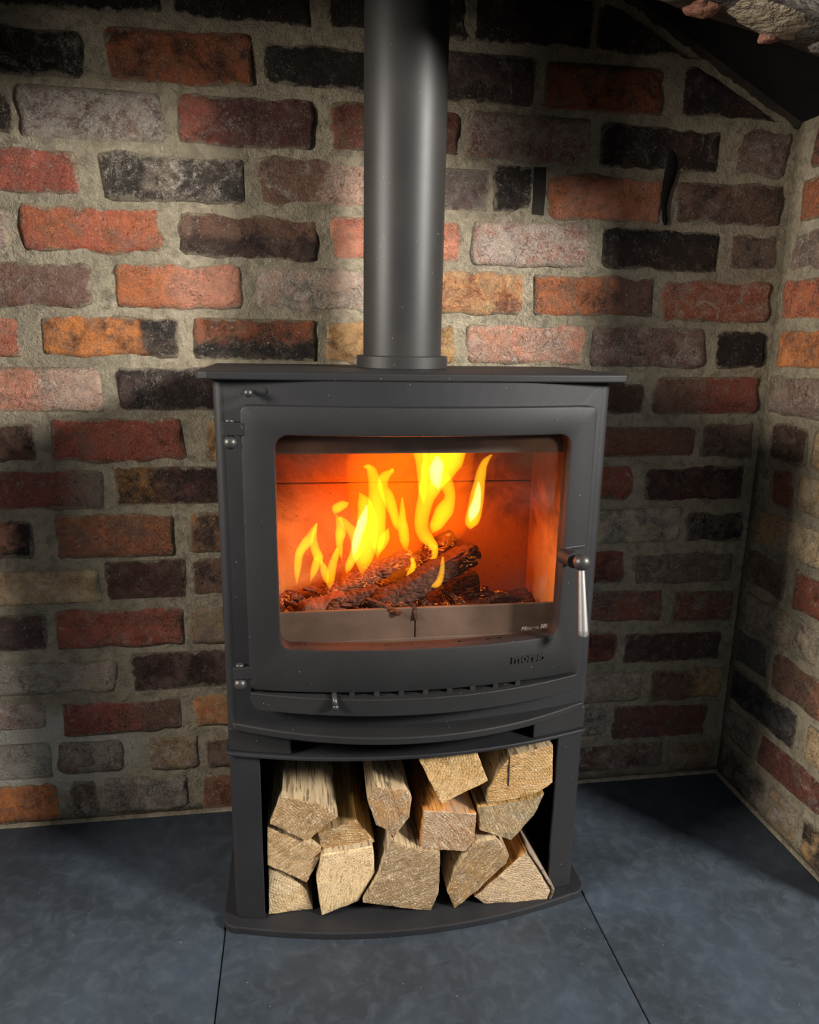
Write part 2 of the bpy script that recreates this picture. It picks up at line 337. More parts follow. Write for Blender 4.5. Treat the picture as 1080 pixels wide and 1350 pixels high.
BACK_BRICKS=[
(-0.677,-0.46,0.006,0.084,'brightorange','orange','n',0.1,0.0),
(-0.439,-0.388,0.005,0.083,'brown','graybr','n',0.45,0.05),
(-0.377,-0.223,0.009,0.084,'graybr','gray','n',0.5,0.05),
(-0.2,0.045,0.004,0.077,'brown','rust','n',0.2,0.1),
(0.494,0.765,0.02,0.084,'graybr','brown','n',0.4,0.1),
(0.776,0.885,0.006,0.076,'gray','tan','n',0.3,0.1),
(0.061,0.261,0.009,0.079,'rust','tan','n',0.2,0.1),
(0.277,0.478,0.009,0.079,'salmon','mauve','n',0.2,0.1),
(-0.68,-0.465,0.097,0.171,'gray','graybr','n',0.85,0.0),
(-0.453,-0.34,0.101,0.166,'graybr','brown','n',0.55,0.05),
(-0.288,-0.198,0.095,0.166,'brown','tan','n',0.45,0.05),
(-0.188,0.046,0.092,0.158,'graybr','brown','n',0.2,0.1),
(0.427,0.628,0.104,0.171,'gray','graybr','n',0.6,0.05),
(0.643,0.853,0.092,0.168,'purple','red','n',0.15,0.05),
(0.062,0.229,0.097,0.166,'brown','red','n',0.2,0.1),
(0.245,0.411,0.097,0.166,'salmon','red','n',0.2,0.1),
(-0.69,-0.466,0.196,0.254,'pink','mauve','n',0.6,0.0),
(-0.44,-0.227,0.179,0.246,'red','brown','lr.3',0.3,0.0),
(-0.206,0.026,0.182,0.249,'orange','tan','n',0.1,0.0),
(0.494,0.697,0.182,0.247,'graybr','cream','n',0.55,0.05),
(0.722,0.884,0.179,0.247,'brown','tan','lr.2',0.35,0.05),
(0.042,0.252,0.184,0.253,'rust','brown','n',0.2,0.1),
(0.268,0.478,0.184,0.253,'rust','maroon','n',0.2,0.1),
(-0.574,-0.337,0.266,0.329,'graybr','tan','lr.4',0.68,0.0),
(-0.312,-0.06,0.266,0.339,'purple','maroon','n',0.08,0.15),
(0.429,0.636,0.275,0.338,'red','maroon','n',0.2,0.1),
(0.653,0.867,0.266,0.331,'dkbrown','purple','n',0.15,0.05),
(-0.044,0.177,0.271,0.34,'salmon','mauve','n',0.2,0.1),
(0.193,0.413,0.271,0.34,'tan','salmon','n',0.2,0.1),
(-0.683,-0.451,0.355,0.424,'mauve','purple','lr-.5',0.1,0.0),
(-0.433,-0.212,0.353,0.427,'salmonred','red','n',0.3,0.0),
(-0.204,0.048,0.353,0.422,'graybr','tan','n',0.2,0.1),
(0.484,0.73,0.359,0.427,'red','mauve','n',0.3,0.05),
(0.751,0.89,0.353,0.418,'brown','red','n',0.35,0.05),
(0.064,0.258,0.358,0.425,'salmon','brown','n',0.2,0.1),
(0.274,0.468,0.358,0.425,'red','maroon','n',0.2,0.1),
(-0.59,-0.354,0.439,0.504,'cream','tan','n',0.25,0.0),
(-0.344,-0.204,0.441,0.516,'dkbrown','maroon','n',0.15,0.05),
(-0.194,0.049,0.443,0.516,'brown','dkbrown','n',0.15,0.05),
(0.427,0.638,0.444,0.51,'red','dkbrown','n',0.1,0.1),
(0.663,0.871,0.438,0.501,'graybr','mauve','n',0.4,0.05),
(0.065,0.23,0.443,0.511,'rust','maroon','n',0.2,0.1),
(0.246,0.411,0.443,0.511,'tan','tan','n',0.2,0.1),
(-0.654,-0.456,0.527,0.592,'salmon','black','lr.75',0.1,0.2),
(-0.418,-0.22,0.524,0.602,'brown','orange','n',0.2,0.0),
(-0.194,0.05,0.53,0.602,'ochre','brown','n',0.1,0.1),
(0.52,0.75,0.527,0.595,'cream','gray','n',0.55,0.05),
(0.764,0.896,0.524,0.583,'graybr','black','n',0.3,0.2),
(0.066,0.277,0.529,0.597,'rust','maroon','n',0.2,0.1),
(0.293,0.504,0.529,0.597,'graybr','red','n',0.2,0.1),
(-0.556,-0.334,0.613,0.681,'red','graybr','lr.55',0.2,0.05),
(-0.315,-0.065,0.616,0.687,'ochre','maroon','lr-.35',0.1,0.15),
(0.451,0.639,0.615,0.679,'red','rust','n',0.25,0.05),
(0.667,0.872,0.61,0.677,'maroon','dkbrown','n',0.15,0.1),
(-0.049,0.185,0.615,0.682,'salmon','mauve','n',0.2,0.1),
(0.201,0.435,0.615,0.682,'mauve','brown','n',0.2,0.1),
(-0.647,-0.435,0.695,0.761,'brown','dkbrown','n',0.05,0.1),
(-0.413,-0.195,0.695,0.769,'red','salmonred','n',0.15,0.05),
(-0.157,0.07,0.696,0.767,'tan','ochre','n',0.05,0.1),
(0.542,0.757,0.695,0.755,'brown','rust','n',0.05,0.05),
(0.776,0.905,0.695,0.759,'graybr','mauve','n',0.25,0.1),
(0.086,0.298,0.7,0.766,'tan','mauve','n',0.2,0.1),
(0.314,0.526,0.7,0.766,'tan','red','n',0.2,0.1),
(-0.54,-0.322,0.781,0.854,'salmon','pink','lr.1',0.35,0.0),
(-0.3,-0.077,0.784,0.855,'purple','maroon','lr.2',0.15,0.25),
(0.522,0.647,0.779,0.837,'dkbrown','brown','n',0.15,0.1),
(0.667,0.889,0.779,0.849,'brown','red','lr-.1',0.12,0.05),
(-0.061,0.214,0.784,0.853,'rust','tan','n',0.2,0.1),
(0.23,0.506,0.784,0.853,'mauve','tan','n',0.2,0.1),
(-0.634,-0.443,0.867,0.935,'salmon','salmonred','n',0.1,0.0),
(-0.411,-0.193,0.872,0.937,'brightorange','black','lr.3',0.1,0.1),
(-0.169,0.038,0.869,0.938,'rust','black','tb',0.05,0.15),
(0.052,0.281,0.866,0.937,'tan','ochre','n',0.1,0.05),
(0.3,0.522,0.868,0.938,'salmon','pink','n',0.38,0.0),
(0.535,0.76,0.866,0.939,'mauve','brown','n',0.45,0.05),
(0.782,0.91,0.866,0.935,'black','brown','n',0.02,0.5),
(-0.535,-0.326,0.951,1.019,'brown','mauve','n',0.25,0.0),
(-0.289,-0.087,0.952,1.023,'orange','salmon','lr-.2',0.1,0.0),
(-0.065,0.159,0.952,1.023,'pink','gray','n',0.5,0.0),
(0.204,0.403,0.954,1.025,'tan','orange','n',0.15,0.08),
(0.42,0.646,0.954,1.024,'orange','brown','lr.2',0.2,0.05),
(0.665,0.892,0.95,1.021,'rust','salmonred','n',0.42,0.0),
(-0.659,-0.447,1.035,1.098,'mauve','pink','n',0.5,0.0),
(-0.427,-0.211,1.038,1.106,'salmonred','orange','n',0.1,0.0),
(-0.185,0.042,1.035,1.102,'brown','dkbrown','tb',0.1,0.1),
(0.064,0.286,1.04,1.107,'salmon','salmonred','n',0.05,0.0),
(0.305,0.517,1.037,1.11,'pink','salmonred','n',0.65,0.0),
(0.545,0.767,1.038,1.108,'black','brown','tb.3',0.05,0.3),
(0.788,0.9,1.041,1.107,'brown','graybr','n',0.25,0.1),
(-0.529,-0.332,1.122,1.187,'salmonred','red','n',0.25,0.0),
(-0.299,-0.078,1.119,1.187,'graybr','gray','lr.9',0.4,0.25),
(-0.057,0.171,1.12,1.193,'brown','pink','lr-.05',0.35,0.0),
(0.204,0.329,1.125,1.193,'purple','gray','n',0.15,0.05),
(0.339,0.407,1.128,1.197,'black','brown','n',0.2,0.4),
(0.433,0.649,1.118,1.191,'salmon','orange','n',0.08,0.0),
(0.672,0.888,1.121,1.189,'brown','dkbrown','n',0.32,0.1),
(-0.594,-0.426,1.205,1.264,'black','tan','n',0.0,0.5),
(-0.414,-0.198,1.205,1.277,'mauve','purple','n',0.62,0.0),
(-0.176,0.037,1.205,1.279,'red','maroon','lr-.5',0.25,0.05),
(0.063,0.278,1.209,1.28,'brown','red','n',0.1,0.1),
(0.288,0.508,1.205,1.28,'mauve','red','n',0.6,0.0),
(0.529,0.749,1.205,1.273,'black','brown','lr.1',0.25,0.25),
(0.78,0.885,1.205,1.282,'graybr','mauve','n',0.4,0.1),
(-0.533,-0.312,1.291,1.353,'purple','black','n',0.35,0.35),
(-0.278,-0.06,1.291,1.365,'rust','orange','n',0.1,0.15),
(-0.04,0.17,1.297,1.358,'black','purple','lr.6',0.1,0.3),
(0.18,0.401,1.291,1.366,'purple','mauve','lr.85',0.2,0.2),
(0.421,0.634,1.291,1.363,'rust','orange','n',0.08,0.15),
(0.667,0.854,1.294,1.372,'maroon','purple','n',0.08,0.3),
(-0.441,-0.196,1.383,1.428,'black','maroon','n',0.1,0.75),
(-0.174,0.035,1.383,1.444,'black','maroon','lr.4',0.05,0.75),
(0.059,0.284,1.383,1.46,'maroon','brown','n',0.05,0.63),
(0.294,0.498,1.383,1.452,'maroon','black','lr.6',0.08,0.48),
(0.508,0.791,1.383,1.457,'maroon','purple','n',0.1,0.48)]
RIGHT_BRICKS=[
(0.013,0.161,0.006,0.08,'graybr','slate','n',0.4,0.1),
(0.173,0.258,0.006,0.08,'graybr','tan','n',0.45,0.05),
(0.27,0.379,0.006,0.08,'tan','black','n',0.2,0.1),
(0.012,0.111,0.097,0.167,'gray','graybr','n',0.4,0.05),
(0.128,0.309,0.097,0.167,'maroon','red','n',0.25,0.05),
(0.324,0.405,0.097,0.167,'cream','cream','n',0.3,0.05),
(0.012,0.219,0.184,0.254,'slate','black','n',0.12,0.1),
(0.245,0.381,0.184,0.254,'tan','cream','n',0.2,0.0),
(0.012,0.12,0.271,0.341,'slate','gray','n',0.15,0.1),
(0.134,0.35,0.271,0.341,'brown','brightorange','lr.3',0.2,0.0),
(0.026,0.168,0.358,0.426,'graybr','cream','n',0.5,0.05),
(0.18,0.242,0.358,0.426,'cream','brown','n',0.6,0.0),
(0.257,0.405,0.358,0.426,'tan','rust','n',0.3,0.05),
(0.012,0.137,0.443,0.512,'graybr','brown','n',0.3,0.05),
(0.158,0.317,0.443,0.512,'red','rust','n',0.25,0.05),
(0.332,0.405,0.443,0.512,'cream','salmon','n',0.3,0.05),
(0.023,0.24,0.529,0.598,'tan','cream','lr-.1',0.35,0.0),
(0.255,0.405,0.529,0.598,'rust','brown','n',0.3,0.05),
(0.012,0.05,0.615,0.683,'cream','gray','n',0.6,0.05),
(0.062,0.121,0.615,0.683,'red','rust','n',0.1,0.05),
(0.133,0.348,0.615,0.683,'cream','tan','n',0.45,0.0),
(0.042,0.143,0.7,0.767,'dkbrown','brown','n',0.2,0.1),
(0.155,0.37,0.7,0.767,'tan','cream','n',0.3,0.0),
(0.012,0.227,0.784,0.854,'graybr','mauve','n',0.35,0.0),
(0.242,0.405,0.784,0.854,'mauve','maroon','n',0.3,0.05),
(0.025,0.24,0.871,0.938,'brightorange','orange','n',0.15,0.0),
(0.255,0.405,0.871,0.938,'maroon','mauve','n',0.3,0.05),
(0.019,0.234,0.955,1.023,'orange','salmonred','n',0.2,0.0),
(0.249,0.405,0.955,1.023,'salmon','graybr','n',0.3,0.05),
(0.027,0.242,1.04,1.106,'mauve','graybr','n',0.4,0.0),
(0.257,0.405,1.04,1.106,'tan','maroon','n',0.3,0.05),
(0.032,0.247,1.123,1.193,'rust','orange','n',0.15,0.05),
(0.262,0.405,1.123,1.193,'graybr','salmon','n',0.3,0.05),
(0.047,0.262,1.21,1.279,'red','brown','n',0.1,0.1),
(0.277,0.405,1.21,1.279,'tan','brown','n',0.3,0.05)]
LOG_FACES={
'a':(-0.312,[(-0.0534, 0.185), (-0.034, 0.232), (-0.0159, 0.2265), (0.0229, 0.2124), (0.0518, 0.1885), (0.0034, 0.1486)]),
'b':(-0.302,[(0.0201, 0.1543), (0.0808, 0.173), (0.111, 0.1287), (0.0316, 0.1187), (0.0234, 0.1334)]),
'c':(-0.318,[(0.0959, 0.2167), (0.1086, 0.2408), (0.1345, 0.2333), (0.157, 0.2326), (0.1657, 0.2159), (0.1627, 0.1811), (0.1391, 0.1465), (0.1246, 0.1629), (0.1102, 0.1725)]),
'd':(-0.306,[(-0.0573, 0.1756), (0.0257, 0.1321), (0.0255, 0.1183), (0.0023, 0.0678), (-0.0235, 0.0861), (-0.0592, 0.1079)]),
'e':(-0.3,[(-0.0573, 0.1001), (-0.0236, 0.0797), (0.0021, 0.0499), (0.0112, 0.013), (-0.0598, 0.0114)]),
'f':(-0.316,[(0.0253, 0.1263), (0.1059, 0.1345), (0.1098, 0.0854), (0.0833, 0.0331), (0.024, 0.0129), (0.0165, 0.0816)]),
'g':(-0.326,[(0.1333, 0.1504), (0.1562, 0.1358), (0.2124, 0.1204), (0.213, 0.0965), (0.2121, 0.0398), (0.1992, 0.0095), (0.1519, 0.0209), (0.0885, 0.0384), (0.1135, 0.0863)]),
'h':(-0.322,[(0.1846, 0.1955), (0.2702, 0.1808), (0.268, 0.1101), (0.18, 0.1261)]),
'i':(-0.328,[(0.1721, 0.289), (0.2575, 0.3148), (0.2845, 0.2418), (0.2108, 0.2068)]),
'j':(-0.326,[(0.2846, 0.2244), (0.299, 0.2553), (0.3173, 0.2817), (0.3877, 0.2962), (0.3921, 0.2288), (0.3584, 0.2071), (0.2844, 0.2001)]),
'k':(-0.32,[(0.2715, 0.1902), (0.3185, 0.1928), (0.3608, 0.1987), (0.3818, 0.2064), (0.3664, 0.1677), (0.3296, 0.1235), (0.2757, 0.1484)]),
'l':(-0.328,[(0.2682, 0.1316), (0.3028, 0.1365), (0.3257, 0.1032), (0.3214, 0.0895), (0.2754, 0.0429), (0.2375, 0.0111), (0.2253, 0.0429), (0.2365, 0.0815)]),
'm':(-0.326,[(0.3553, 0.1071), (0.3794, 0.0672), (0.4014, 0.0283), (0.396, 0.0097), (0.3413, 0.0102), (0.286, 0.0137), (0.2702, 0.0287)])}
FLAMES=[
('y',-0.21,[(-0.0054, 0.5327, 0.0023), (-0.0024, 0.566, 0.0052), (0.0014, 0.5868, 0.0058), (0.0122, 0.606, 0.007), (0.0205, 0.6203, 0.0046), (0.0276, 0.631, 0.0012)]),
('y',-0.205,[(0.0158, 0.5327, 0.0024), (0.0256, 0.5599, 0.0059), (0.0294, 0.5759, 0.0065), (0.0237, 0.5945, 0.0058), (0.0228, 0.6128, 0.0041), (0.0277, 0.6273, 0.0012)]),
('y',-0.21,[(0.0429, 0.5309, 0.0047), (0.0384, 0.5524, 0.0053), (0.0338, 0.5699, 0.0012)]),
('y',-0.215,[(0.045, 0.5276, 0.0071), (0.05, 0.5573, 0.0059), (0.056, 0.5781, 0.0047), (0.0573, 0.5953, 0.0012)]),
('y',-0.2,[(0.0674, 0.5619, 0.0012), (0.0628, 0.592, 0.0048), (0.0641, 0.6142, 0.0071), (0.0618, 0.6325, 0.0047), (0.0572, 0.6424, 0.0012)]),
('y',-0.195,[(0.0737, 0.5399, 0.0036), (0.081, 0.5625, 0.006), (0.0894, 0.5873, 0.0084), (0.087, 0.6085, 0.0084), (0.0751, 0.6224, 0.0059), (0.0633, 0.6349, 0.0024)]),
('y',-0.2,[(0.0548, 0.64, 0.0023), (0.0596, 0.6508, 0.007), (0.069, 0.6603, 0.0059), (0.0761, 0.6638, 0.0012)]),
('y',-0.2,[(0.0987, 0.5407, 0.0109), (0.1034, 0.5909, 0.0156), (0.1057, 0.6279, 0.0143), (0.1008, 0.6621, 0.0095), (0.0937, 0.6767, 0.0012)]),
('w',-0.205,[(0.0838, 0.5705, 0.0024), (0.0898, 0.5989, 0.0059), (0.0969, 0.6294, 0.0065), (0.1039, 0.6608, 0.0012)]),
('y',-0.19,[(0.1252, 0.5621, 0.0061), (0.1236, 0.6125, 0.0109), (0.1209, 0.6559, 0.012), (0.1195, 0.6863, 0.0095), (0.1158, 0.7044, 0.0071), (0.1099, 0.7141, 0.0041), (0.1004, 0.7177, 0.0012)]),
('y',-0.195,[(0.1258, 0.57, 0.0049), (0.134, 0.5987, 0.0073), (0.1387, 0.6197, 0.0012)]),
('y',-0.185,[(0.1572, 0.6079, 0.0037), (0.1507, 0.6356, 0.0061), (0.1394, 0.6667, 0.0085), (0.1321, 0.6827, 0.0072), (0.1355, 0.696, 0.0072), (0.145, 0.7068, 0.0036), (0.1449, 0.714, 0.0012)]),
('y',-0.2,[(0.1702, 0.5778, 0.0074), (0.1647, 0.6142, 0.0073), (0.1607, 0.6391, 0.0048), (0.1591, 0.6709, 0.0012)]),
('y',-0.205,[(0.1703, 0.5272, 0.0025), (0.1774, 0.5423, 0.0049), (0.1796, 0.5588, 0.0037), (0.1744, 0.5754, 0.0018)]),
('y',-0.2,[(0.2104, 0.5434, 0.0025), (0.2171, 0.5726, 0.0043), (0.2105, 0.5918, 0.0062), (0.1965, 0.6085, 0.0092), (0.1925, 0.626, 0.0098), (0.1991, 0.6568, 0.0109), (0.2069, 0.6871, 0.0158), (0.2147, 0.7136, 0.023), (0.2225, 0.7351, 0.029), (0.228, 0.7541, 0.0313)]),
('w',-0.205,[(0.2195, 0.6783, 0.0024), (0.2154, 0.6977, 0.0084), (0.2136, 0.7181, 0.0096), (0.2108, 0.736, 0.0024)]),
('y',-0.195,[(0.2123, 0.603, 0.0025), (0.2193, 0.6217, 0.0099), (0.2272, 0.6464, 0.0123), (0.2364, 0.6698, 0.0074), (0.2309, 0.6907, 0.0098), (0.2206, 0.7102, 0.0024)]),
('y',-0.19,[(0.1998, 0.6507, 0.0025), (0.1942, 0.6853, 0.0061), (0.191, 0.7217, 0.0085), (0.1855, 0.7516, 0.0108)]),
('y',-0.18,[(0.278, 0.6075, 0.0076), (0.2784, 0.6318, 0.0108), (0.2835, 0.6633, 0.0101), (0.2923, 0.6944, 0.0075), (0.2989, 0.7166, 0.005), (0.307, 0.7325, 0.0013)]),
('w',-0.182,[(0.2771, 0.6196, 0.0038), (0.28, 0.6449, 0.0076), (0.284, 0.67, 0.005), (0.2883, 0.6874, 0.0013)]),
('y',-0.235,[(0.2006, 0.5352, 0.0024), (0.2137, 0.5423, 0.0049), (0.2218, 0.5583, 0.0036), (0.2237, 0.5768, 0.0012)]),
('o',-0.225,[(0.0657, 0.5304, 0.0083), (0.0717, 0.55, 0.0071), (0.0776, 0.5683, 0.0012)]),
('o',-0.16,[(0.1453, 0.5125, 0.0281), (0.1471, 0.5782, 0.0455), (0.1389, 0.655, 0.0497), (0.1433, 0.7109, 0.0567), (0.1526, 0.7475, 0.0589)]),
('o',-0.16,[(0.2374, 0.5757, 0.0181), (0.2449, 0.6276, 0.0282), (0.248, 0.6911, 0.0304), (0.249, 0.7409, 0.0326)])]
# ------------------------------------------------------------------ setting: hearth, walls, flue throat
CX = 0.895                     # right wall plane
def hood_z(x): return 1.453 - (x-.586)*.5166      # underside of the sloping throat where it meets the back wall
PAL = dict(red='85473a', orange='a8643f', salmonred='9c5441', salmon='b57a62', dkbrown='43312a', brown='6b4d3f', purple='4c3b39', black='24201f',
    gray='7d766c', graybr='74665a', tan='ad8c62', ochre='8f673a', cream='c0a985', pink='b0917f', mauve='7d6158', maroon='4c2b27', rust='8a5034', brightorange='c07842', slate='3d3f42')
def wall_sheet(name, o, ux, uz, w, h, nrm, step=.03, amp=.0010, label=None, side=None):
    bm = bmesh.new(); nx, nz_ = int(w/step), int(h/step); o, ux, uz, nrm = map(Vector, (o, ux, uz, nrm))
    g = []
    for j in range(nz_+1):
        row = []
        for i in range(nx+1):
            p = o + ux*(w*i/nx) + uz*(h*j/nz_)
            row.append(bm.verts.new(p + nrm*(amp*1.4*nz(p, 9) + amp*nz(p, 40))))
        g.append(row)
    for j in range(nz_):
        for i in range(nx): bm.faces.new((g[j][i], g[j][i+1], g[j+1][i+1], g[j+1][i]))
    r = bmesh.ops.extrude_face_region(bm, geom=list(bm.faces))
    for v in [e for e in r['geom'] if isinstance(e, bmesh.types.BMVert)]: v.co -= nrm*.06
    bmesh.ops.recalc_face_normals(bm, faces=bm.faces)
    return tag(obj(name, bm, M['mortar']), label, None, None, 'structure')
wall_back = wall_sheet('wall_back', (-1.25, 0, 0), (1,0,0), (0,0,1), 2.25, 1.75, (0,-1,0), label='back wall of the fireplace recess in old reclaimed bricks and grey mortar')
wall_right = wall_sheet('wall_right', (CX, 0, 0), (0,-1,0), (0,0,1), .42, 1.75, (-1,0,0), label='right side wall of the recess in pale worn bricks')
def make_brick(parent, c, L, H, rotz, spec, seed, clip=None):
    """front face towards local -y; ragged outline, cushioned face"""
    a, b, mode, bloom, soot = spec
    bm = bmesh.new(); nx, nz_ = 16, 6; hx, hz = L/2, H/2
    R = Matrix.Rotation(rotz, 3, 'Z'); c = Vector(c)
    lay = bm.verts.layers.float.new('edge')
    rc = .007+.010*abs(nz((seed, 0, 0), 1.7))*1.5; proud = .0030+.0026*nz((seed*3.3, 1, 0))
    def pos(u, v):
        x, z = u*hx, v*hz
        # round the corners
        qx, qz = max(0, abs(x)-(hx-rc)), max(0, abs(z)-(hz-rc)); q = math.hypot(qx, qz)
        if q > rc:
            x = math.copysign(hx-rc+qx*rc/q, x); z = math.copysign(hz-rc+qz*rc/q, z)
        e = max(abs(u), abs(v))
        k = max(0, e-.6)/.4
        x += k*.0075*nz((x*30, z*34, seed)) + k*.003*nz((x*160, z*160, seed+9))
        z += k*.0068*nz((x*19, z*24, seed+5)) + k*.003*nz((x*160, z*160, seed+3))
        return x, z
    g = []
    for j in range(nz_+1):
        row = []
        for i in range(nx+1):
            # samples pulled towards the edges
            u = -1+2*i/nx; v = -1+2*j/nz_
            u = math.copysign(1-(1-abs(u))**1.25, u); v = math.copysign(1-(1-abs(v))**1.15, v)
            x, z = pos(u, v)
            dx, dz = hx-abs(u)*hx, hz-abs(v)*hz; d = min(dx, dz)
            depth = -proud + .0022*nz((x*18, z*22, seed+2)) + .0012*nz((x*70, z*70, seed+7))
            if d < .005: depth += .0025*(1-d/.005)
            vt = bm.verts.new((x, depth, z)); vt[lay] = max(0, 1-d/.012); row.append(vt)
        g.append(row)
    for j in range(nz_):
        for i in range(nx): bm.faces.new((g[j][i], g[j][i+1], g[j+1][i+1], g[j+1][i]))
    rim = [g[0][i] for i in range(nx+1)] + [g[j][nx] for j in range(1, nz_+1)] + [g[nz_][i] for i in range(nx-1, -1, -1)] + [g[j][0] for j in range(nz_-1, 0, -1)]
    back = []
    for vt in rim:
        w = bm.verts.new((vt.co.x*1.01, .012, vt.co.z*1.02)); w[lay] = 1.2; back.append(w)
    n = len(rim)
    for i in range(n): bm.faces.new((rim[i], back[i], back[(i+1)%n], rim[(i+1)%n]))
    if clip:
        for vt in bm.verts:
            zz = clip(c.x+vt.co.x) - c.z
            if vt.co.z > zz: vt.co.z = max(zz, -hz)
    me = bpy.data.meshes.new('brick'); bm.normal_update(); bm.to_mesh(me); bm.free()
    me.materials.append(M['brick'])
    for f in me.polygons: f.use_smooth = True
    o = bpy.data.objects.new('brick', me); COL.objects.link(o); o.parent = parent; o.location = c; o.rotation_euler = (0, radians(.9)*nz((seed*2.1, 5, 0))*2, rotz)
    o['tone_a'] = [1.22*q for q in lin(PAL[a])]; o['tone_b'] = [1.22*q for q in lin(PAL[b])]; o['seed'] = float(seed*3.17 % 40)
    mx = mz = 0.0; off = 0.0
    if mode.startswith('lr'): mx = 2.2/hx; off = 2.2*float(mode[2:] or 0)
    if mode.startswith('tb'): mz = -1.8/hz; off = -1.8*float(mode[2:] or 0)
    o['mask_x'], o['mask_z'], o['mask_off'] = mx, mz, off
    o['bloom'] = float(bloom); o['soot'] = float(soot)
    return o
for i, (x0, x1, z0, z1, *spec) in enumerate(BACK_BRICKS):
    x1 = min(x1, CX-.012)
    hi = z1 > 1.3 and x1 > .5
    make_brick(wall_back, ((x0+x1)/2, 0, (z0+z1)/2), x1-x0, z1-z0, 0, spec, i*1.0, (lambda x: hood_z(x)-.028) if hi else None)
for i, (s0, s1, z0, z1, *spec) in enumerate(RIGHT_BRICKS):
    make_brick(wall_right, (CX, -(s0+s1)/2, (z0+z1)/2), s1-s0, z1-z0, -pi/2, spec, 200+i*1.0)
wall_left = wall_sheet('wall_left', (-.83, -.42, 0), (0,1,0), (0,0,1), .42, 1.75, (1,0,0), label='left side wall of the recess, beyond the left edge of view')
rl = random.Random(8); CL = [0,.088,.175,.262,.349,.434,.520,.606,.691,.775,.862,.946,1.031,1.114,1.201,1.287,1.379]
for r_ in range(16):
    s0 = .012 if r_ % 2 else -.1
    for k in range(3):
        a, b = max(.012, s0+k*.235), min(.41, s0+k*.235+.22)
        if b-a > .05:
            make_brick(wall_left, (-.83, -(a+b)/2, (CL[r_]+CL[r_+1])/2), b-a, CL[r_+1]-CL[r_]-.018, pi/2, (rl.choice(('red','brown','graybr','rust','mauve')), rl.choice(('brown','tan','red')), 'n', .25, .08), 300+r_*3+k)
# shade in a mortarless joint put in as a dark block, and a run of black tar down the bricks
bm = bmesh.new(); curve_ = [(.410, 1.124), (.4105, 1.16), (.409, 1.199), (.4305, 1.200), (.432, 1.16), (.4305, 1.122)]
a_ = [bm.verts.new((x, -.0018, z)) for x, z in curve_]; b_ = [bm.verts.new((x, .01, z)) for x, z in curve_]
bm.faces.new(a_); bm.faces.new(b_[::-1])
for i in range(6): bm.faces.new((a_[i], b_[i], b_[(i+1)%6], a_[(i+1)%6]))
obj('joint_shade', bm, M['sooty'], wall_back, smooth=False)
bm = bmesh.new(); L_, R_ = [], []
for k in range(15):
    z = 1.238-.0088*k; w = .0080+.0040*sin(k*.36)+.003*nz((k*.9, 0, 2)); x = .655+.004*sin(k*.5)
    if k in (0, 14): w = .0015
    for S_, sg in ((L_, -1), (R_, 1)): S_.append([bm.verts.new((x+sg*w, .004, z)), bm.verts.new((x+sg*w*.8, -.0042-.001*nz((k, sg, 0)), z))])
for k in range(14):
    bm.faces.new((L_[k][1], L_[k+1][1], R_[k+1][1], R_[k][1])); bm.faces.new((L_[k][0], L_[k+1][0], L_[k+1][1], L_[k][1])); bm.faces.new((R_[k][1], R_[k+1][1], R_[k+1][0], R_[k][0]))
bmesh.ops.recalc_face_normals(bm, faces=bm.faces)
obj('tar_run', bm, M['soot'], wall_back)
# hearth of large slate tiles, laid front to back with thin dark joints
bm = bmesh.new(); box(bm, (-1.35, -1.6, -.05), (CX+.06, .06, -.004))
floor = tag(obj('floor', bm, M['grout'], smooth=False), 'dark blue grey slate hearth in large tiles', None, None, 'structure')
for i, (a, b) in enumerate(((-1.33, -.729), (-.727, -.1275), (-.1253, .4635), (.4657, CX-.002))):
    bm = bmesh.new(); box(bm, (a, -1.2, -.03), (b, -.003, 0))
    o = obj('tile', bm, M['slate'], floor, loc=((a+b)/2, -.6, 0), smooth=False, bevel=.0012, seg=1); o['seed'] = i*7.3
bm = bmesh.new(); box(bm, (-4, -5, -.09), (4, .06, -.05)); obj('room_floor', bm, M['soot'], floor, smooth=False)
# thin mortar fillet along the foot of the walls
bm = bmesh.new()
for k in range(60):
    a, b = -1.0+k*1.895/60, -1.0+(k+1)*1.895/60
    def q(x): return .006+.003*nz((x*30, 0, 0))
    vs_ = [bm.verts.new(p) for p in ((a, .004, 0), (b, .004, 0), (b, -.006-q(b)*.5, 0), (a, -.006-q(a)*.5, 0), (a, -.004, q(a)), (b, -.004, q(b)))]
    bm.faces.new((vs_[3], vs_[2], vs_[5], vs_[4])); bm.faces.new((vs_[4], vs_[5], vs_[1], vs_[0]))
tag(obj('trim_1', bm, M['mortar']), 'mortar fillet where back wall meets hearth', None, None, 'structure')
bm = bmesh.new()
for k in range(20):
    a, b = -.41*k/20, -.41*(k+1)/20
    def q(x): return .006+.003*nz((x*30, 4, 0))
    vs_ = [bm.verts.new(p) for p in ((CX+.004, a, 0), (CX+.004, b, 0), (CX-.006-q(b)*.5, b, 0), (CX-.006-q(a)*.5, a, 0), (CX-.004, a, q(a)), (CX-.004, b, q(b)))]
    bm.faces.new((vs_[3], vs_[4], vs_[5], vs_[2])); bm.faces.new((vs_[4], vs_[0], vs_[1], vs_[5]))
tag(obj('trim_2', bm, M['mortar']), 'mortar fillet where right wall meets hearth', None, None, 'structure')
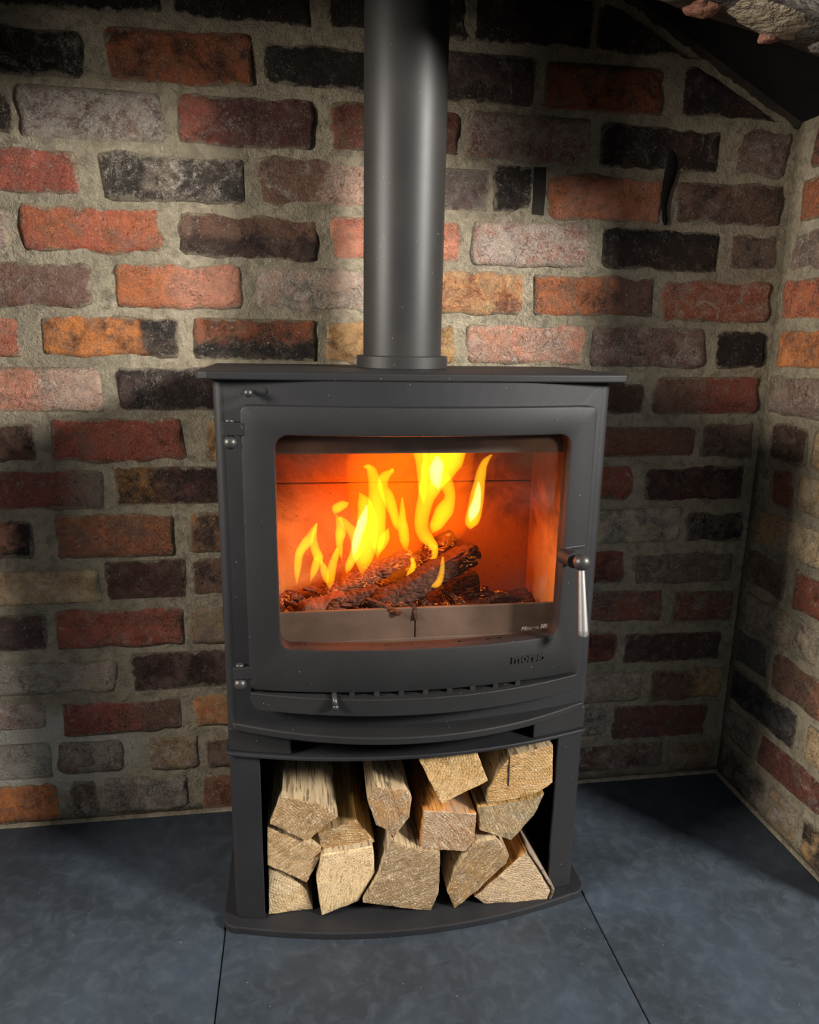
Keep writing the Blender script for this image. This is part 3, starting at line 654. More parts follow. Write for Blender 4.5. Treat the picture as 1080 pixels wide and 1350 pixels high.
# sooty sloping throat above the right wall, and an unseen plate added to block light from above
bm = bmesh.new()
def zz(x): return hood_z(x)
xs = [.30, .45, .6, .75, CX+.03]
lo = [[bm.verts.new((x, y, zz(x)+.003*nz((x*12, y*12, 1)))) for y in (.02, -.1, -.2, -.31)] for x in xs]
for i in range(4):
    for j in range(3): bm.faces.new((lo[i][j], lo[i+1][j], lo[i+1][j+1], lo[i][j+1]))
r = bmesh.ops.extrude_face_region(bm, geom=list(bm.faces))
for v in [e for e in r['geom'] if isinstance(e, bmesh.types.BMVert)]: v.co.z += .05
bmesh.ops.recalc_face_normals(bm, faces=bm.faces)
tag(obj('trim_3', bm, M['soot'], smooth=False), 'soot black sloping throat above the right wall', None, None, 'structure')
bm = bmesh.new(); box(bm, (-1.3, -.42, 1.69), (CX+.3, .06, 1.74))
tag(obj('ceiling_light_block', bm, M['soot'], smooth=False), 'unseen sooty plate added to shut top light out of the chimney', None, None, 'structure')
bm = bmesh.new()   # mortar fillet below the throat
n = 60; ring_ = []
for k in range(n+1):
    x = .45+(CX-.003-.45)*k/n; z = hood_z(x); w = .013+.012*nz((x*25, 3, 0))+.006*nz((x*90, 3, 0))
    ring_.append([bm.verts.new(p) for p in ((x, .003, z-w), (x, -.006, z-w*.45), (x, -.010, z+.006))])
for a, b in zip(ring_, ring_[1:]):
    for j in range(2): bm.faces.new((a[j], b[j], b[j+1], a[j+1]))
tag(obj('trim_4', bm, M['sooty']), 'mortar fillet under the sloping throat', None, None, 'structure')
# rubble arch across the mouth of the fireplace (only its right-hand springing shows)
def arch_z(x): return 1.340 if x < .412 else 1.340 - .21*(x-.412)
bm = bmesh.new(); xs = [-1.5 + i*.05 for i in range(49)]
pr = []
for x in xs:
    z = arch_z(x) + .006*nz((x*9, 0, 0))
    pr.append([bm.verts.new(p) for p in ((x, -.42, z), (x, -.31, z+.006), (x, -.31, 1.75), (x, -.42, 1.75))])
for a, b in zip(pr, pr[1:]):
    for j in range(4): bm.faces.new((a[j], b[j], b[(j+1)%4], a[(j+1)%4]))
bm.faces.new(pr[0][::-1]); bm.faces.new(pr[-1]); bmesh.ops.recalc_face_normals(bm, faces=bm.faces)
arch = tag(obj('wall_front', bm, M['stone_grey']), 'rubble stone arch over the mouth of the fireplace, upper right', None, None, 'structure')
def rock(cx, cy, cz, rx, ry, rz, mat, seed, tilt=0):
    bm = bmesh.new(); bmesh.ops.create_icosphere(bm, subdivisions=4, radius=1)
    for v in bm.verts:
        p = v.co.copy(); k = 1 + .22*nz(p, 1.1, seed) + .10*nz(p, 3.0, seed+4) + .05*nz(p, 8, seed+8)
        p = Vector((math.copysign(abs(p.x)**.75, p.x), math.copysign(abs(p.y)**.75, p.y), math.copysign(abs(p.z)**.75, p.z)))*k
        v.co = Matrix.Rotation(tilt, 3, 'Y') @ Vector((p.x*rx, p.y*ry, p.z*rz)) + Vector((cx, cy, cz))
    return obj('stone', bm, mat, arch, loc=(cx, cy, cz))
rock(.455, -.36, 1.345, .055, .05, .018, M['stone_grey'], 3, .2)
rock(.515, -.33, 1.324, .020, .022, .009, M['stone_pink'], 11, .2)
rock(.592, -.36, 1.322, .078, .052, .019, M['stone'], 23, .22)
rock(.618, -.316, 1.300, .013, .010, .006, M['stone_pink'], 31)
rock(.715, -.36, 1.293, .05, .05, .020, M['stone_grey'], 41, .2)
rock(.83, -.365, 1.268, .055, .05, .022, M['stone'], 53, .2)

# ------------------------------------------------------------------ wood stove
SX = .1685; HW = .2785            # centre line, half width
def Yc(x): return -.300 - .042*(1-((x-SX)/.279)**2)
stove = tag(empty('wood_stove', (SX, -.19, 0)), 'black cast iron log burning stove on a log store stand against the brick wall', 'stove')
def rrect(x0, x1, z0, z1, r, n=20, k=5):
    pts = []
    def side(a, b): 
        return [(a[0]+(b[0]-a[0])*i/n, a[1]+(b[1]-a[1])*i/n) for i in range(1, n)]
    def arc(cx, cz, a0): return [(cx+r*cos(a0+pi/2*i/k), cz+r*sin(a0+pi/2*i/k)) for i in range(k+1)]
    cs = [arc(x1-r, z0+r, -pi/2), arc(x1-r, z1-r, 0), arc(x0+r, z1-r, pi/2), arc(x0+r, z0+r, pi)]
    for i in range(4):
        pts += cs[i]; pts += side(cs[i][-1], cs[(i+1)%4][0])
    return pts
def ring_plate(bm, loops, yf=Yc):
    """loops of ((x,z) list, offset towards the viewer); closed back to the first"""
    vl = [[bm.verts.new((x, yf(x)-off, z)) for x, z in L] for L, off in loops]
    n = len(vl[0])
    for a, b in zip(vl, vl[1:]+vl[:1]):
        for i in range(n): bm.faces.new((a[i], a[(i+1)%n], b[(i+1)%n], b[i]))
    bmesh.ops.recalc_face_normals(bm, faces=bm.faces)
def curved_slab(bm, x0, x1, z0, z1, yf, yb, n=40):
    """a block whose front follows yf(x)"""
    fz = lambda z, x: z(x) if callable(z) else z
    fy = lambda y, x: y(x) if callable(y) else y
    R = []
    for i in range(n+1):
        x = x0+(x1-x0)*i/n
        R.append([bm.verts.new((x, y, z)) for y, z in ((fy(yf,x), fz(z0,x)), (fy(yf,x), fz(z1,x)), (fy(yb,x), fz(z1,x)), (fy(yb,x), fz(z0,x)))])
    for a, b in zip(R, R[1:]):
        for j in range(4): bm.faces.new((a[j], b[j], b[(j+1)%4], a[(j+1)%4]))
    bm.faces.new(R[0][::-1]); bm.faces.new(R[-1]); bmesh.ops.recalc_face_normals(bm, faces=bm.faces)
def plan(hw, yb, front, r, n=28, chamfer=False):
    """plan outline: square back, rounded front corners, bowed front"""
    x0, x1 = SX-hw, SX+hw; pts = [(x1, yb), (x0, yb)]
    yl, yr = front(x0+r), front(x1-r)
    pts += [(x0, yl+r)]
    k = 2 if chamfer else 7
    pts += [(x0+r-r*cos(pi/2*i/k), yl+r-r*sin(pi/2*i/k)) for i in range(1, k)]
    pts += [(x0+r+(2*hw-2*r)*i/n, front(x0+r+(2*hw-2*r)*i/n)) for i in range(n+1)]
    pts += [(x1-r+r*sin(pi/2*i/k), yr+r-r*cos(pi/2*i/k)) for i in range(1, k)] + [(x1, yr+r)]
    return pts
# stand: base plate, two side panels, dark sheet for the shade at its open back, top plate
bm = bmesh.new(); prism(bm, plan(.2985, -.05, lambda x: Yc(x)-.019, .028), 0, .012); obj('base_plate', bm, M['steel'], stove, smooth=False, bevel=.002)
for sgn in (-1, 1):
    xo = SX+sgn*.2785; xi = SX+sgn*.233
    pts = [(xo, -.07), (xo, -.293), (xo-sgn*.006, -.301), (xi, -.309), (xi, -.302), (xo-sgn*.008, -.294), (xo-sgn*.006, -.07)]
    bm = bmesh.new(); prism(bm, pts, .012, .301); obj('side_panel', bm, M['steel'], stove, smooth=False, bevel=.0015)
bm = bmesh.new(); box(bm, (SX-.2725, -.076, .012), (SX+.2725, -.07, .301)); obj('back_shade_sheet', bm, M['dark'], stove, smooth=False)
bm = bmesh.new(); prism(bm, plan(.283, -.06, lambda x: Yc(x)-.004, .012), .301, .307); obj('stand_top', bm, M['steel'], stove, smooth=False, bevel=.0015)
# feet blocks between stand and ash shelf, shade of the middle gap put in as a dark box
for sgn in (-1, 1):
    a, b = sorted((SX+sgn*.186, SX+sgn*.2785))
    bm = bmesh.new(); curved_slab(bm, a, b, .307, .345, lambda x: Yc(x)+.001, -.10, 10); obj('foot_block', bm, M['iron'], stove, smooth=False, bevel=.0025)
bm = bmesh.new(); box(bm, (SX-.19, -.29, .307), (SX+.19, -.10, .345)); obj('gap_shade_block', bm, M['dark'], stove, smooth=False)
# body shell: back and sides turning into the front frame
bm = bmesh.new()
def cpath(o):
    r = .014-o*.0
    x0, x1, yb = SX-.2785+o, SX+.2785-o, -.06-o
    yl = Yc(SX-.2645)
    L = [(x0+.0145-o, yl+o)] + [(SX-.2645-(r-o)*sin(pi/2*i/6), yl+r-(r-o)*cos(pi/2*i/6)) for i in range(1, 7)] + [(x0, yb), (x1, yb)]
    L += [(SX+.2645+(r-o)*cos(pi/2*i/6), yl+r-(r-o)*sin(pi/2*i/6)) for i in range(0, 6)] + [(x1-.0145+o, yl+o)]
    return L
po, pi_ = cpath(0), cpath(.005)
vo = [[bm.verts.new((x, y, z)) for x, y in po] for z in (.345, .855)]; vi = [[bm.verts.new((x, y, z)) for x, y in pi_] for z in (.345, .855)]
for i in range(len(po)-1):
    bm.faces.new((vo[0][i], vo[0][i+1], vo[1][i+1], vo[1][i])); bm.faces.new((vi[0][i], vi[1][i], vi[1][i+1], vi[0][i+1]))
    for j in (0, 1): bm.faces.new((vo[j][i], vi[j][i], vi[j][i+1], vo[j][i+1]))
for i in (0, -1): bm.faces.new((vo[0][i], vo[1][i], vi[1][i], vi[0][i]))
bmesh.ops.recalc_face_normals(bm, faces=bm.faces)
o = obj('body_shell', bm, M['steel'], stove, smooth=True)
m = o.modifiers.new('es', 'EDGE_SPLIT'); m.split_angle = radians(40)
OX0, OX1, OZ0, OZ1 = SX-.2645, SX+.2645, .345, .855
bm = bmesh.new()
outer = rrect(OX0, OX1, OZ0, OZ1, .0005); inner = rrect(-.047, .392, .447, .80, .02)
ring_plate(bm, [(outer, -.005), (outer, 0), (inner, 0), (inner, -.005)])
obj('front_frame', bm, M['steel'], stove, smooth=False, bevel=.0008, seg=1)
# air lever hole, top left of the frame
bm = bmesh.new(); n = 24
c0 = bm.verts.new((-.056, Yc(-.056)-.0008, .845)); rr = []
for i in range(n):
    a = 2*pi*i/n; x = -.053+.0145*cos(a); z = .8415+.0075*sin(a); rr.append(bm.verts.new((x, Yc(x)-.0009, z)))
bm.verts.remove(c0); bm.faces.new(rr)
r = bmesh.ops.extrude_face_region(bm, geom=list(bm.faces))
for v in [e for e in r['geom'] if isinstance(e, bmesh.types.BMVert)]: v.co.y += .004
bmesh.ops.recalc_face_normals(bm, faces=bm.faces)
ah = obj('air_hole', bm, M['dark'], stove, smooth=False)
bm = bmesh.new(); tube(bm, [(-.058, Yc(-.058)+.003, .8405), (-.0605, Yc(-.06)-.012, .8395)], [.0028, .0028], 10); ball(bm, Vector((-.0615, Yc(-.06)-.014, .839)), .0058)
obj('air_knob', bm, M['knob'], ah)
# top plate
bm = bmesh.new(); prism(bm, plan(.299, -.045, lambda x: -.318-.020*(1-((x-SX)/.3)**2), .016, chamfer=True), .855, .866); obj('top_plate', bm, M['iron'], stove, smooth=False, bevel=.0025, seg=3)
# door
DX0, DX1, DZ0, DZ1 = -.073, .4165, .421, .8235
GX0, GX1, GZ0, GZ1 = -.029, .3765, .486, .7855
def grow(x0, x1, z0, z1, r, d): return rrect(x0-d, x1+d, z0-d, z1+d, r+d)
bm = bmesh.new(); A = (DX0, DX1, DZ0, DZ1, .010); B = (GX0, GX1, GZ0, GZ1, .017)
ring_plate(bm, [(grow(*A, 0), .002), (grow(*A, 0), .019), (grow(*A, -.0008), .0212), (grow(*A, -.003), .022),
                (grow(*B, .003), .022), (grow(*B, .0008), .0212), (grow(*B, 0), .019), (grow(*B, 0), .006), (grow(*B, 0), -.006), (grow(*A, -.006), -.006), (grow(*A, -.006), .002)])
door = obj('door', bm, M['iron'], stove, smooth=True)
m = door.modifiers.new('es', 'EDGE_SPLIT'); m.split_angle = radians(50)
bm = bmesh.new(); curved_slab(bm, GX0, GX1, GZ0, GZ1, lambda x: Yc(x)-.006, lambda x: Yc(x)-.002, 24)
g = obj('glass_pane', bm, M['glass'], door, smooth=True); g['label'] = 'clear stove glass with smoky upper corners'
def hinge(z):
    bm = bmesh.new(); n = 10; R = []
    for i in range(n+1):
        x = -.096+.052*i/n; k = min(1, max(0, (x+.062)/.02)); t_ = .0085*(1-.35*k); y = -.334 + (Yc(x)-.0212+.334)*k
        R.append([bm.verts.new(p) for p in ((x, y, z-t_), (x, y, z+t_), (x, y+.016, z+t_), (x, y+.016, z-t_))])
    for a, b in zip(R, R[1:]):
        for j in range(4): bm.faces.new((a[j], b[j], b[(j+1)%4], a[(j+1)%4]))
    bm.faces.new(R[0][::-1]); bm.faces.new(R[-1]); bmesh.ops.recalc_face_normals(bm, faces=bm.faces)
    obj('hinge', bm, M['iron'], door, smooth=False, bevel=.001)
    bm = bmesh.new(); tube(bm, [(-.0865, -.327, z-.022), (-.0865, -.327, z+.011)], [.0045, .0045], 12); ball(bm, Vector((-.0865, -.327, z-.0185)), .0092, 20)
    bmesh.ops.create_uvsphere(bm, u_segments=14, v_segments=8, radius=.006, matrix=Matrix.Translation((-.0865, -.327, z+.010)) @ Matrix.Scale(.55, 4, (0,0,1)))
    obj('hinge_pin', bm, M['knob'], door)
hinge(.7925); hinge(.4475)
# raised maker's lettering on the door and the printed name on the glass
def text_mesh(body, size, ext, shear=0.0, bold=0.0):
    cu = bpy.data.curves.new('t', 'FONT'); cu.body = body; cu.size = size; cu.extrude = ext; cu.shear = shear; cu.align_x = 'LEFT'; cu.offset = bold; cu.resolution_u = 3
    to = bpy.data.objects.new('t', cu); COL.objects.link(to); dg = bpy.context.evaluated_depsgraph_get(); dg.update()
    me = bpy.data.meshes.new_from_object(to.evaluated_get(dg)); bm = bmesh.new(); bm.from_mesh(me)
    bpy.data.objects.remove(to); bpy.data.curves.remove(cu); bpy.data.meshes.remove(me); return bm
def place_text(bm, x0, x1, z0, off):
    xs = [v.co.x for v in bm.verts]; a, b = min(xs), max(xs); k = (x1-x0)/(b-a)
    for v in bm.verts:
        X = x0+(v.co.x-a)*k; z = z0+v.co.y*k; v.co = Vector((X, Yc(X)-off-v.co.z, z))
    bmesh.ops.recalc_face_normals(bm, faces=bm.faces)
bm = text_mesh('morsø', .02, .0016, 0, .0007)
place_text(bm, .3035, .3545, .4525, .0225)
obj('raised_lettering', bm, M['iron'], door, smooth=False)
bm = text_mesh('Minerva 500', .01, .0001, .25, 0)
place_text(bm, .3215, .3655, .4945, .0063)
obj('printed_name', bm, M['print'], door, smooth=False)['label'] = 'small pale name printed on the glass'
# air lip under the door: bows out further than the door, lugs between, shade of slot and notches put in as dark blocks
def Yl(x): return Yc(x)-.021-.014*max(0, 1-((x-SX)/.246)**2)
bm = bmesh.new()
def lipz0(x):
    d = min(x-DX0, DX1-x); r = .013
    return .3905 + (r-math.sqrt(max(0, r*r-(r-d)**2)) if d < r else 0)
curved_slab(bm, DX0, DX1, lipz0, lambda x: .4165, Yl, lambda x: Yc(x)+.0, 80)
obj('air_lip', bm, M['iron'], stove, smooth=False, bevel=.0012)
bm = bmesh.new(); curved_slab(bm, DX0+.002, DX1-.002, .4165, .4212, lambda x: Yc(x)-.012, lambda x: Yc(x), 40); obj('air_slot', bm, M['dark'], stove, smooth=False)
for x in (.07, .105, .14, .175, .21, .245, .28, .315):
    bm = bmesh.new(); box(bm, (x-.0035, Yc(x)-.0235, .4165), (x+.0035, Yc(x)-.010, .4225)); obj('slot_lug_notch', bm, M['dark'] if int(x*1000) % 2 else M['iron'], stove, smooth=False)
bm = bmesh.new(); xk = .045; tube(bm, [(xk, Yc(xk)-.01, .420), (xk, Yl(xk)-.004, .418), (xk+.001, Yl(xk)-.007, .409)], [.0035, .0035, .004], 10); ball(bm, Vector((xk+.001, Yl(xk)-.007, .408)), .0046, 12)
obj('air_lever', bm, M['knob'], stove)
# ash shelf
bm = bmesh.new(); prism(bm, plan(.272, -.20, lambda x: Yc(x)-.006-.030*max(0, 1-((x-SX)/.262)**2), .008), .345, .357); obj('ash_shelf', bm, M['iron'], stove, smooth=False, bevel=.002)
# handle on the right of the door: latch boss, black ball, polished lever
hx, hy = .390, -.372
bm = bmesh.new(); curved_slab(bm, .3775, .411, .6195, .6235, lambda x: Yc(x)-.0255, lambda x: Yc(x)-.018, 8); obj('latch_plate', bm, M['steel'], door, smooth=False, bevel=.0008)
bm = bmesh.new(); tube(bm, [(hx-.008, Yc(hx)-.016, .6075), (hx-.004, hy+.010, .609)], [.0125, .0118], 24); obj('latch_boss', bm, M['iron'], door, smooth=True).modifiers.new('es', 'EDGE_SPLIT')
bm = bmesh.new(); ball(bm, Vector((hx+.002, hy, .6095)), .0125, 28); hk = obj('handle_ball', bm, M['knob'], door)
bm = bmesh.new(); L = []
for t_ in range(13):
    f = t_/12; L.append((hx+.002+.0075*f, hy-.001-.006*f, .600-.097*f))
rad = [.0042+.0030*i/12 for i in range(13)]; L.append((hx+.0096, hy-.0072, .5005)); rad.append(.0052)
tube(bm, L, rad, 20); h = obj('handle_lever', bm, M['chrome'], door); h['label'] = 'polished steel tapering lever'
h.modifiers.new('es', 'EDGE_SPLIT').split_angle = radians(50)
# firebox lining
FB = -.10
def panel(name, a, b, mat, parent=stove, bev=.0015):
    bm = bmesh.new(); box(bm, a, b); return obj(name, bm, mat, parent, smooth=False, bevel=bev)
panel('fire_brick', (-.047, FB, .447), (.4035, FB+.02, .6725), M['board'])
panel('fire_brick', (-.047, FB-.002, .6745), (.4035, FB+.02, .85), M['board'])
panel('fire_brick', (.402, -.285, .447), (.418, FB, .80), M['board'])
panel('fire_brick', (-.064, -.285, .447), (-.048, FB, .80), M['board'])
panel('firebox_floor', (-.064, -.30, .436), (.418, FB, .447), M['dark'])
bm = bmesh.new(); box(bm, (-.046, -.291, .7525), (.4015, -.286, .80)); obj('baffle_plate', bm, M['baffle'], stove, smooth=False, bevel=.001)
panel('throat_plate', (-.06, -.28, .842), (.414, FB, .85), M['board'])
panel('log_guard', (-.046, -.287, .4655), (.1695, -.281, .518), M['guard']); panel('log_guard', (.1715, -.287, .4655), (.4015, -.281, .518), M['guard'])
panel('guard_rail', (-.046, -.291, .4625), (.4015, -.287, .4715), M['guard'])
bm = bmesh.new(); curved_slab(bm, -.046, .40, .441, .447, lambda x: Yc(x)+.0005, -.26, 20); obj('ember_sill', bm, M['board'], stove, smooth=False)

# ------------------------------------------------------------------ flue pipe
flue = tag(empty('flue_pipe', (.1645, -.15, .866)), 'matt charcoal round flue pipe rising from the stove top', 'flue')
bm = bmesh.new(); lathe(bm, (.1645, -.15), [(.0605, .868), (.0605, 1.70)], 64); obj('pipe', bm, M['flue'], flue).modifiers.new('es', 'EDGE_SPLIT')
bm = bmesh.new(); lathe(bm, (.1645, -.15), [(.0700, .8662), (.0705, .8670), (.0705, .8835), (.0695, .8848), (.0622, .8852), (.0618, .8850)], 64)
obj('collar', bm, M['flue'], flue).modifiers.new('es', 'EDGE_SPLIT')

# ------------------------------------------------------------------ fire: embers, charred logs, flames
rnd = random.Random(5)
bm = bmesh.new()
for i in range(170):
    x = rnd.uniform(-.035, .39); y = rnd.uniform(-.268, -.115); s = rnd.uniform(.006, .014)
    bmp = Matrix.Translation((x, y, .462+.020*math.exp(-((x-.13)/.16)**2)+rnd.uniform(0, .02))) @ Matrix.Rotation(rnd.uniform(0, 6), 4, 'Z') @ Matrix.Rotation(rnd.uniform(-.6, .6), 4, 'X') @ Matrix.Diagonal((s*1.9, s, s*.7, 1))
    r = bmesh.ops.create_icosphere(bm, subdivisions=1, radius=1, matrix=bmp)
    for v in r['verts']: v.co += Vector((nz(v.co, 90), nz(v.co, 90, 3), nz(v.co, 90, 7)))*.004
tag(obj('ember_bed', bm, M['ember'], loc=(.17, -.19, .447), smooth=False), 'glowing bed of embers on the firebox floor', 'embers', None, 'stuff')
bm = bmesh.new()
for i in range(46):      # broken flakes of charcoal tipped every way on top of the embers
    x = rnd.gauss(.10, .10); y = rnd.uniform(-.265, -.16)
    if not -.035 < x < .37: continue
    L_ = rnd.uniform(.012, .028); mtx = Matrix.Translation((x, y, .492+.016*math.exp(-((x-.11)/.10)**2)+rnd.uniform(-.004, .012))) @ Matrix.Rotation(rnd.uniform(-.9, .9), 4, 'Z') @ Matrix.Rotation(rnd.uniform(-.7, .7), 4, 'Y') @ Matrix.Rotation(rnd.uniform(-.9, .9), 4, 'X')
    q = [(-L_, -.005, 0), (-L_*.2, -.009, .002), (L_, -.003, 0), (L_*.6, .006, .001), (-L_*.5, .008, 0)]
    t0 = [bm.verts.new(mtx @ Vector((a, b, c+.002))) for a, b, c in q]; t1 = [bm.verts.new(mtx @ Vector((a, b, c-.002))) for a, b, c in q]
    bm.faces.new(t0); bm.faces.new(t1[::-1])
    for k in range(5): bm.faces.new((t0[k], t1[k], t1[(k+1)%5], t0[(k+1)%5]))
bmesh.ops.recalc_face_normals(bm, faces=bm.faces)
tag(obj('charcoal_flakes', bm, M['flake'], loc=(.12, -.21, .49), smooth=False), 'broken brown charcoal flakes strewn over the embers', 'charcoal', None, 'stuff')
def char_log(p0, p1, w, h, seed, label, mat='char', name='charred_log', roll=0.):
    p0, p1 = Vector(p0), Vector(p1); d = (p1-p0); L = d.length; d.normalize(); u, v = frame(d); bm = bmesh.new(); n, k = 22, 14; R = []
    if abs(v.z) < abs(u.z): u, v = v, u
    for i in range(n+1):
        t_ = i/n; ring_ = []
        for j in range(k):
            a = 2*pi*j/k+roll; ca, sa = cos(a), sin(a); f = 1/max(abs(ca), abs(sa))**.75
            q = p0+d*(L*t_)
            s = 1+.22*nz((t_*L*45, ca*1.2, sa*1.2), 1, seed)+.13*nz((t_*L*140, ca*3, sa*3), 1, seed+5)
            s *= 1-.30*max(0, abs(t_-.5)*2-.86)/.14
            ring_.append(bm.verts.new(q + (u*(ca*w)+v*(sa*h))*f*.86*s))
        R.append(ring_)
    for a, b in zip(R, R[1:]):
        for j in range(k): bm.faces.new((a[j], a[(j+1)%k], b[(j+1)%k], b[j]))
    bm.faces.new(R[0][::-1]); bm.faces.new(R[-1]); bmesh.ops.recalc_face_normals(bm, faces=bm.faces)
    tag(obj(name, bm, M[mat], loc=tuple((p0+p1)/2), smooth=False), label, 'log', 'burning wood in the firebox')
char_log((.108, -.25, .502), (.287, -.185, .574), .021, .021, 3, 'thick charred log rising diagonally to the right across the fire')
char_log((.035, -.205, .508), (.185, -.15, .560), .018, .014, 9, 'charred log with glowing top edge lying behind, left of centre', 'ember')
char_log((.245, -.155, .497), (.300, -.15, .502), .024, .030, 17, 'dark square charred block under the right end of the diagonal log')
char_log((.000, -.25, .505), (.070, -.225, .512), .020, .015, 29, 'flat brown charred chunk at the left end of the fire', 'ash')
char_log((.050, -.235, .508), (.125, -.215, .520), .016, .013, 37, 'small charred split piece left of the diagonal log')
char_log((.150, -.14, .51), (.262, -.125, .585), .018, .016, 47, 'glowing log behind the diagonal charred log', 'ember')
char_log((.225, -.25, .492), (.345, -.20, .497), .013, .009, 57, 'low dark charred strip lying on the embers at right')
char_log((.098, -.262, .524), (.148, -.293, .512), .006, .005, 67, 'thin charred twig poking over the log guard', 'char', 'charred_twig')
char_log((.168, -.283, .524), (.172, -.2905, .500), .003, .003, 71, 'curled charred splinter hanging at the split in the log guard', 'char', 'charred_twig')
fire = tag(empty('fire', (.17, -.2, .52)), 'yellow flames rising from the burning logs behind the stove glass', 'fire')
def flame(kind, Y, st):
    bm = bmesh.new(); pts = []; rad = []
    # resample the spine smoothly
    P_ = [Vector((x, Y, z)) for x, z, h in st]; H_ = [h for *_, h in st]; N = 4
    for i in range(len(P_)-1):
        p0, p1, p2, p3 = P_[max(i-1,0)], P_[i], P_[i+1], P_[min(i+2,len(P_)-1)]
        for k in range(N):
            t_ = k/N; pts.append(.5*((2*p1)+(p2-p0)*t_+(2*p0-5*p1+4*p2-p3)*t_*t_+(3*p1-p0-3*p2+p3)*t_**3)); s = t_*t_*(3-2*t_); rad.append(H_[i]*(1-s)+H_[i+1]*s)
    pts.append(P_[-1]); rad.append(H_[-1])
    n = 14; R = []
    for i, p in enumerate(pts):
        d = (pts[min(i+1,len(pts)-1)]-pts[max(i-1,0)]); d.y = 0; d.normalize(); u = Vector((-d.z, 0, d.x))
        e = min(1, (i+.3)/2.5)
        yy = .012*sin(i*.35+Y*90)
        R.append([bm.verts.new(p + Vector((0, yy, 0)) + u*(cos(2*pi*k/n)*rad[i]*1.22*e) + Vector((0, 1, 0))*(sin(2*pi*k/n)*(.004+.35*rad[i])*e)) for k in range(n)])
    for a, b in zip(R, R[1:]):
        for k in range(n): bm.faces.new((a[k], a[(k+1)%n], b[(k+1)%n], b[k]))
    bm.faces.new(R[0][::-1]); bm.faces.new(R[-1]); bmesh.ops.recalc_face_normals(bm, faces=bm.faces)
    o = obj('flame', bm, M['flame_'+kind], fire)
    return o
for kind, Y, st in FLAMES: flame(kind, Y, st)
def fire_lamp(loc, p, r=.03):
    L = bpy.data.lights.new('firelight', 'POINT'); L.energy = p; L.color = (1.0, .14, .003); L.shadow_soft_size = r
    o = bpy.data.objects.new('firelight', L); COL.objects.link(o); o.location = loc
fire_lamp((.06, -.205, .60), .68); fire_lamp((.16, -.20, .66), .8); fire_lamp((.24, -.20, .62), .55)

# ------------------------------------------------------------------ firewood in the log store
LOOK = dict(   # label, side material, the two end tones
 a=('split log with weathered ribbed top, uppermost at left beside the left panel', 'side_b', 'a98a5e', 'c7ab80'),
 b=('thin split log with yellow side and white bark edge, right of the top left log', 'side_a', 'b58e52', 'cdb183'),
 c=('split log with grey frayed top and orange heartwood end, centre left of top row', 'side_b', 'bf9358', 'a8947a'),
 d=('wedge with ribbed sawn end, squeezed under the top left log', 'side_b', 'b99a6c', 'd2b88c'),
 e=('pale quarter log in the bottom left corner of the log store', 'side_b', 'cbb488', 'd9c8a4'),
 f=('very pale log with rounded end on the base, second from left in bottom row', 'side_b', 'd8c49c', 'cdb78c'),
 g=('large brown grey wedge with wide sawn end, middle of the bottom row', 'side_b', 'b39a74', 'c4ad88'),
 h=('square sawn block with pinkish end and orange left side, centre of the pile', 'side_c', 'b08d6a', 'c0ab90'),
 i=('square honey coloured block with tilted end, top row right of centre', 'side_b', 'c6a063', 'd9bd88'),
 j=('honey coloured split log with a long crack in its end, top right', 'side_b', 'c69d5c', 'd6b47c'),
 k=('grey yellow split log wedged under the cracked top right log', 'side_a', 'b5a078', '8f8a74'),
 l=('half round log with grey curved bark side, bottom row right of centre', 'side_b', 'bd9a5e', 'a9977e'),
 m=('triangular split log with bark edge in the bottom right corner', 'side_c', 'cdb892', 'c2b094'))
TONE = dict(a=.62, b=.68, c=.66, d=.66, e=.90, f=.96, g=.52, h=.68, i=.80, j=.70, k=.66, l=.54, m=.74)
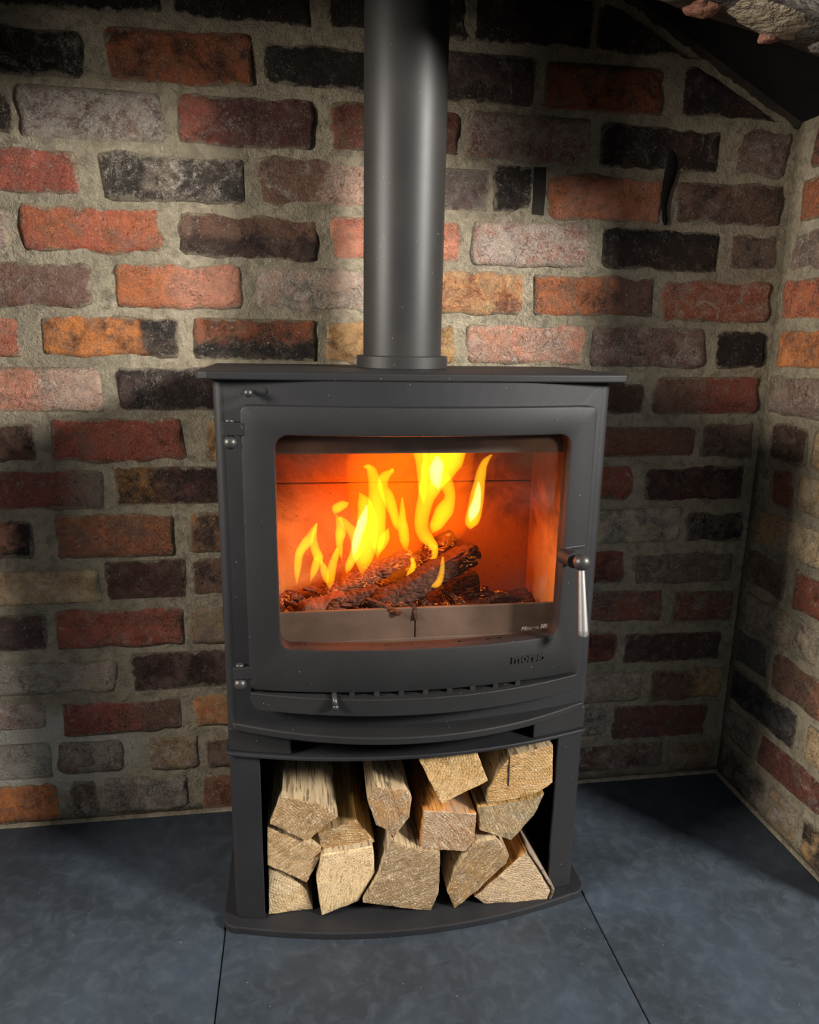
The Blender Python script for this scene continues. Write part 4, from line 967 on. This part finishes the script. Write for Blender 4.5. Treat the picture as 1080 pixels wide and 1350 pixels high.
def firewood(key, Y, pts, i):
    label, sm, e1, e2 = LOOK[key]; rr = random.Random(100+i)
    cx_, cz_ = sum(p[0] for p in pts)/len(pts), sum(p[1] for p in pts)/len(pts)
    # densify and fray the outline
    ol = []
    for a, b in zip(pts, pts[1:]+pts[:1]):
        n = max(2, int(math.hypot(b[0]-a[0], b[1]-a[1])/.006))
        for k in range(n): ol.append((a[0]+(b[0]-a[0])*k/n, a[1]+(b[1]-a[1])*k/n))
    ol = [(x+.0012*nz((x*70, z*70, i)), z+.0012*nz((x*70, z*70, i+9))) for x, z in ol]
    area = sum(a[0]*b[1]-b[0]*a[1] for a, b in zip(ol, ol[1:]+ol[:1]))
    if area < 0: ol = ol[::-1]
    bm = bmesh.new(); n = len(ol); rings = []
    for s in (.2, .4, .6, .8, .96):     # end face
        rings.append([bm.verts.new((cx_+(x-cx_)*s, Y+.0018*nz(((cx_+(x-cx_)*s)*60, (cz_+(z-cz_)*s)*60, i+3)), cz_+(z-cz_)*s)) for x, z in ol])
    c = bm.verts.new((cx_, Y+.0018*nz((cx_*60, cz_*60, i+3)), cz_))
    for k in range(n): bm.faces.new((c, rings[0][k], rings[0][(k+1)%n]))
    for a, b in zip(rings, rings[1:]):
        for k in range(n): bm.faces.new((a[k], b[k], b[(k+1)%n], a[(k+1)%n]))
    ne = len(bm.faces)
    L = -.085 - Y; m = 14; prev = rings[-1]
    for j in range(m+1):
        t_ = j/m; y = Y+.0015+(L)*t_; sc = .985-.07*t_
        cur = []
        for x, z in ol:
            g = .0016*nz((x*140, t_*2.5, z*140), 1, i)*(min(1, t_*6))
            dx, dz = (x-cx_), (z-cz_); q = math.hypot(dx, dz) or 1
            cur.append(bm.verts.new((cx_+dx*sc+dx/q*g, y, cz_+dz*sc+dz/q*g)))
        for k in range(n): bm.faces.new((prev[k], cur[k], cur[(k+1)%n], prev[(k+1)%n]))
        prev = cur
    bm.faces.new(prev)
    bm.faces.ensure_lookup_table()
    for f in bm.faces[ne+n:]: f.material_index = 1
    for v in bm.verts: v.co.z = min(v.co.z, .2985)
    bmesh.ops.recalc_face_normals(bm, faces=bm.faces)
    o = obj('firewood_log', bm, [M['end'], M[sm]], loc=(cx_, Y, cz_), smooth=False)
    for f in o.data.polygons: f.use_smooth = True
    o.modifiers.new('es', 'EDGE_SPLIT').split_angle = radians(45)
    tag(o, label, 'log', 'split firewood in the log store')
    o['seed'] = i*2.7+.5; o['tone_a'] = [q*TONE[key]*k for q, k in zip(lin(e1), (1.04, .95, .90))]; o['tone_b'] = [q*TONE[key]*k for q, k in zip(lin(e2), (1.04, .95, .90))]; o['pith_x'] = rr.uniform(-.09, .09); o['pith_z'] = rr.uniform(-.09, .02)
    return o
logs = {}
for i, (k, (Y, pts)) in enumerate(LOG_FACES.items()): logs[k] = firewood(k, Y, pts, i)
# bark strip on the bottom right log, and the crack in the top right one
def bark(pts, Y, parent, th=.0035):
    bm = bmesh.new(); R = []
    for j in range(9):
        y = Y-.002+(-.10-Y)*j/8; row = []
        for x, z in pts: row.append((x, y, z))
        R.append([bm.verts.new((x+.0008*nz((x*90, y*40, z*90)), y, z)) for x, y, z in row] + [bm.verts.new((x+th, y, z+th*.6)) for x, y, z in row[::-1]])
    n = len(R[0])
    for a, b in zip(R, R[1:]):
        for k in range(n): bm.faces.new((a[k], b[k], b[(k+1)%n], a[(k+1)%n]))
    bm.faces.new(R[0]); bm.faces.new(R[-1][::-1]); bmesh.ops.recalc_face_normals(bm, faces=bm.faces)
    o = obj('bark', bm, M['bark'], parent, smooth=True); o['seed'] = 3.3; return o
Ym, pm = LOG_FACES['m']; bark([(x+.0015, z) for x, z in pm[0:4]], Ym, logs['m'])
Yj, pj = LOG_FACES['j']
bm = bmesh.new(); ax, az = pj[2]
box(bm, (ax-.0008, Yj-.0012, az-.052), (ax+.0009, Yj+.004, az-.001)); 
for v in bm.verts: v.co.x += .0012*sin((v.co.z-az)*120)
obj('crack', bm, M['dark'], logs['j'], smooth=False)
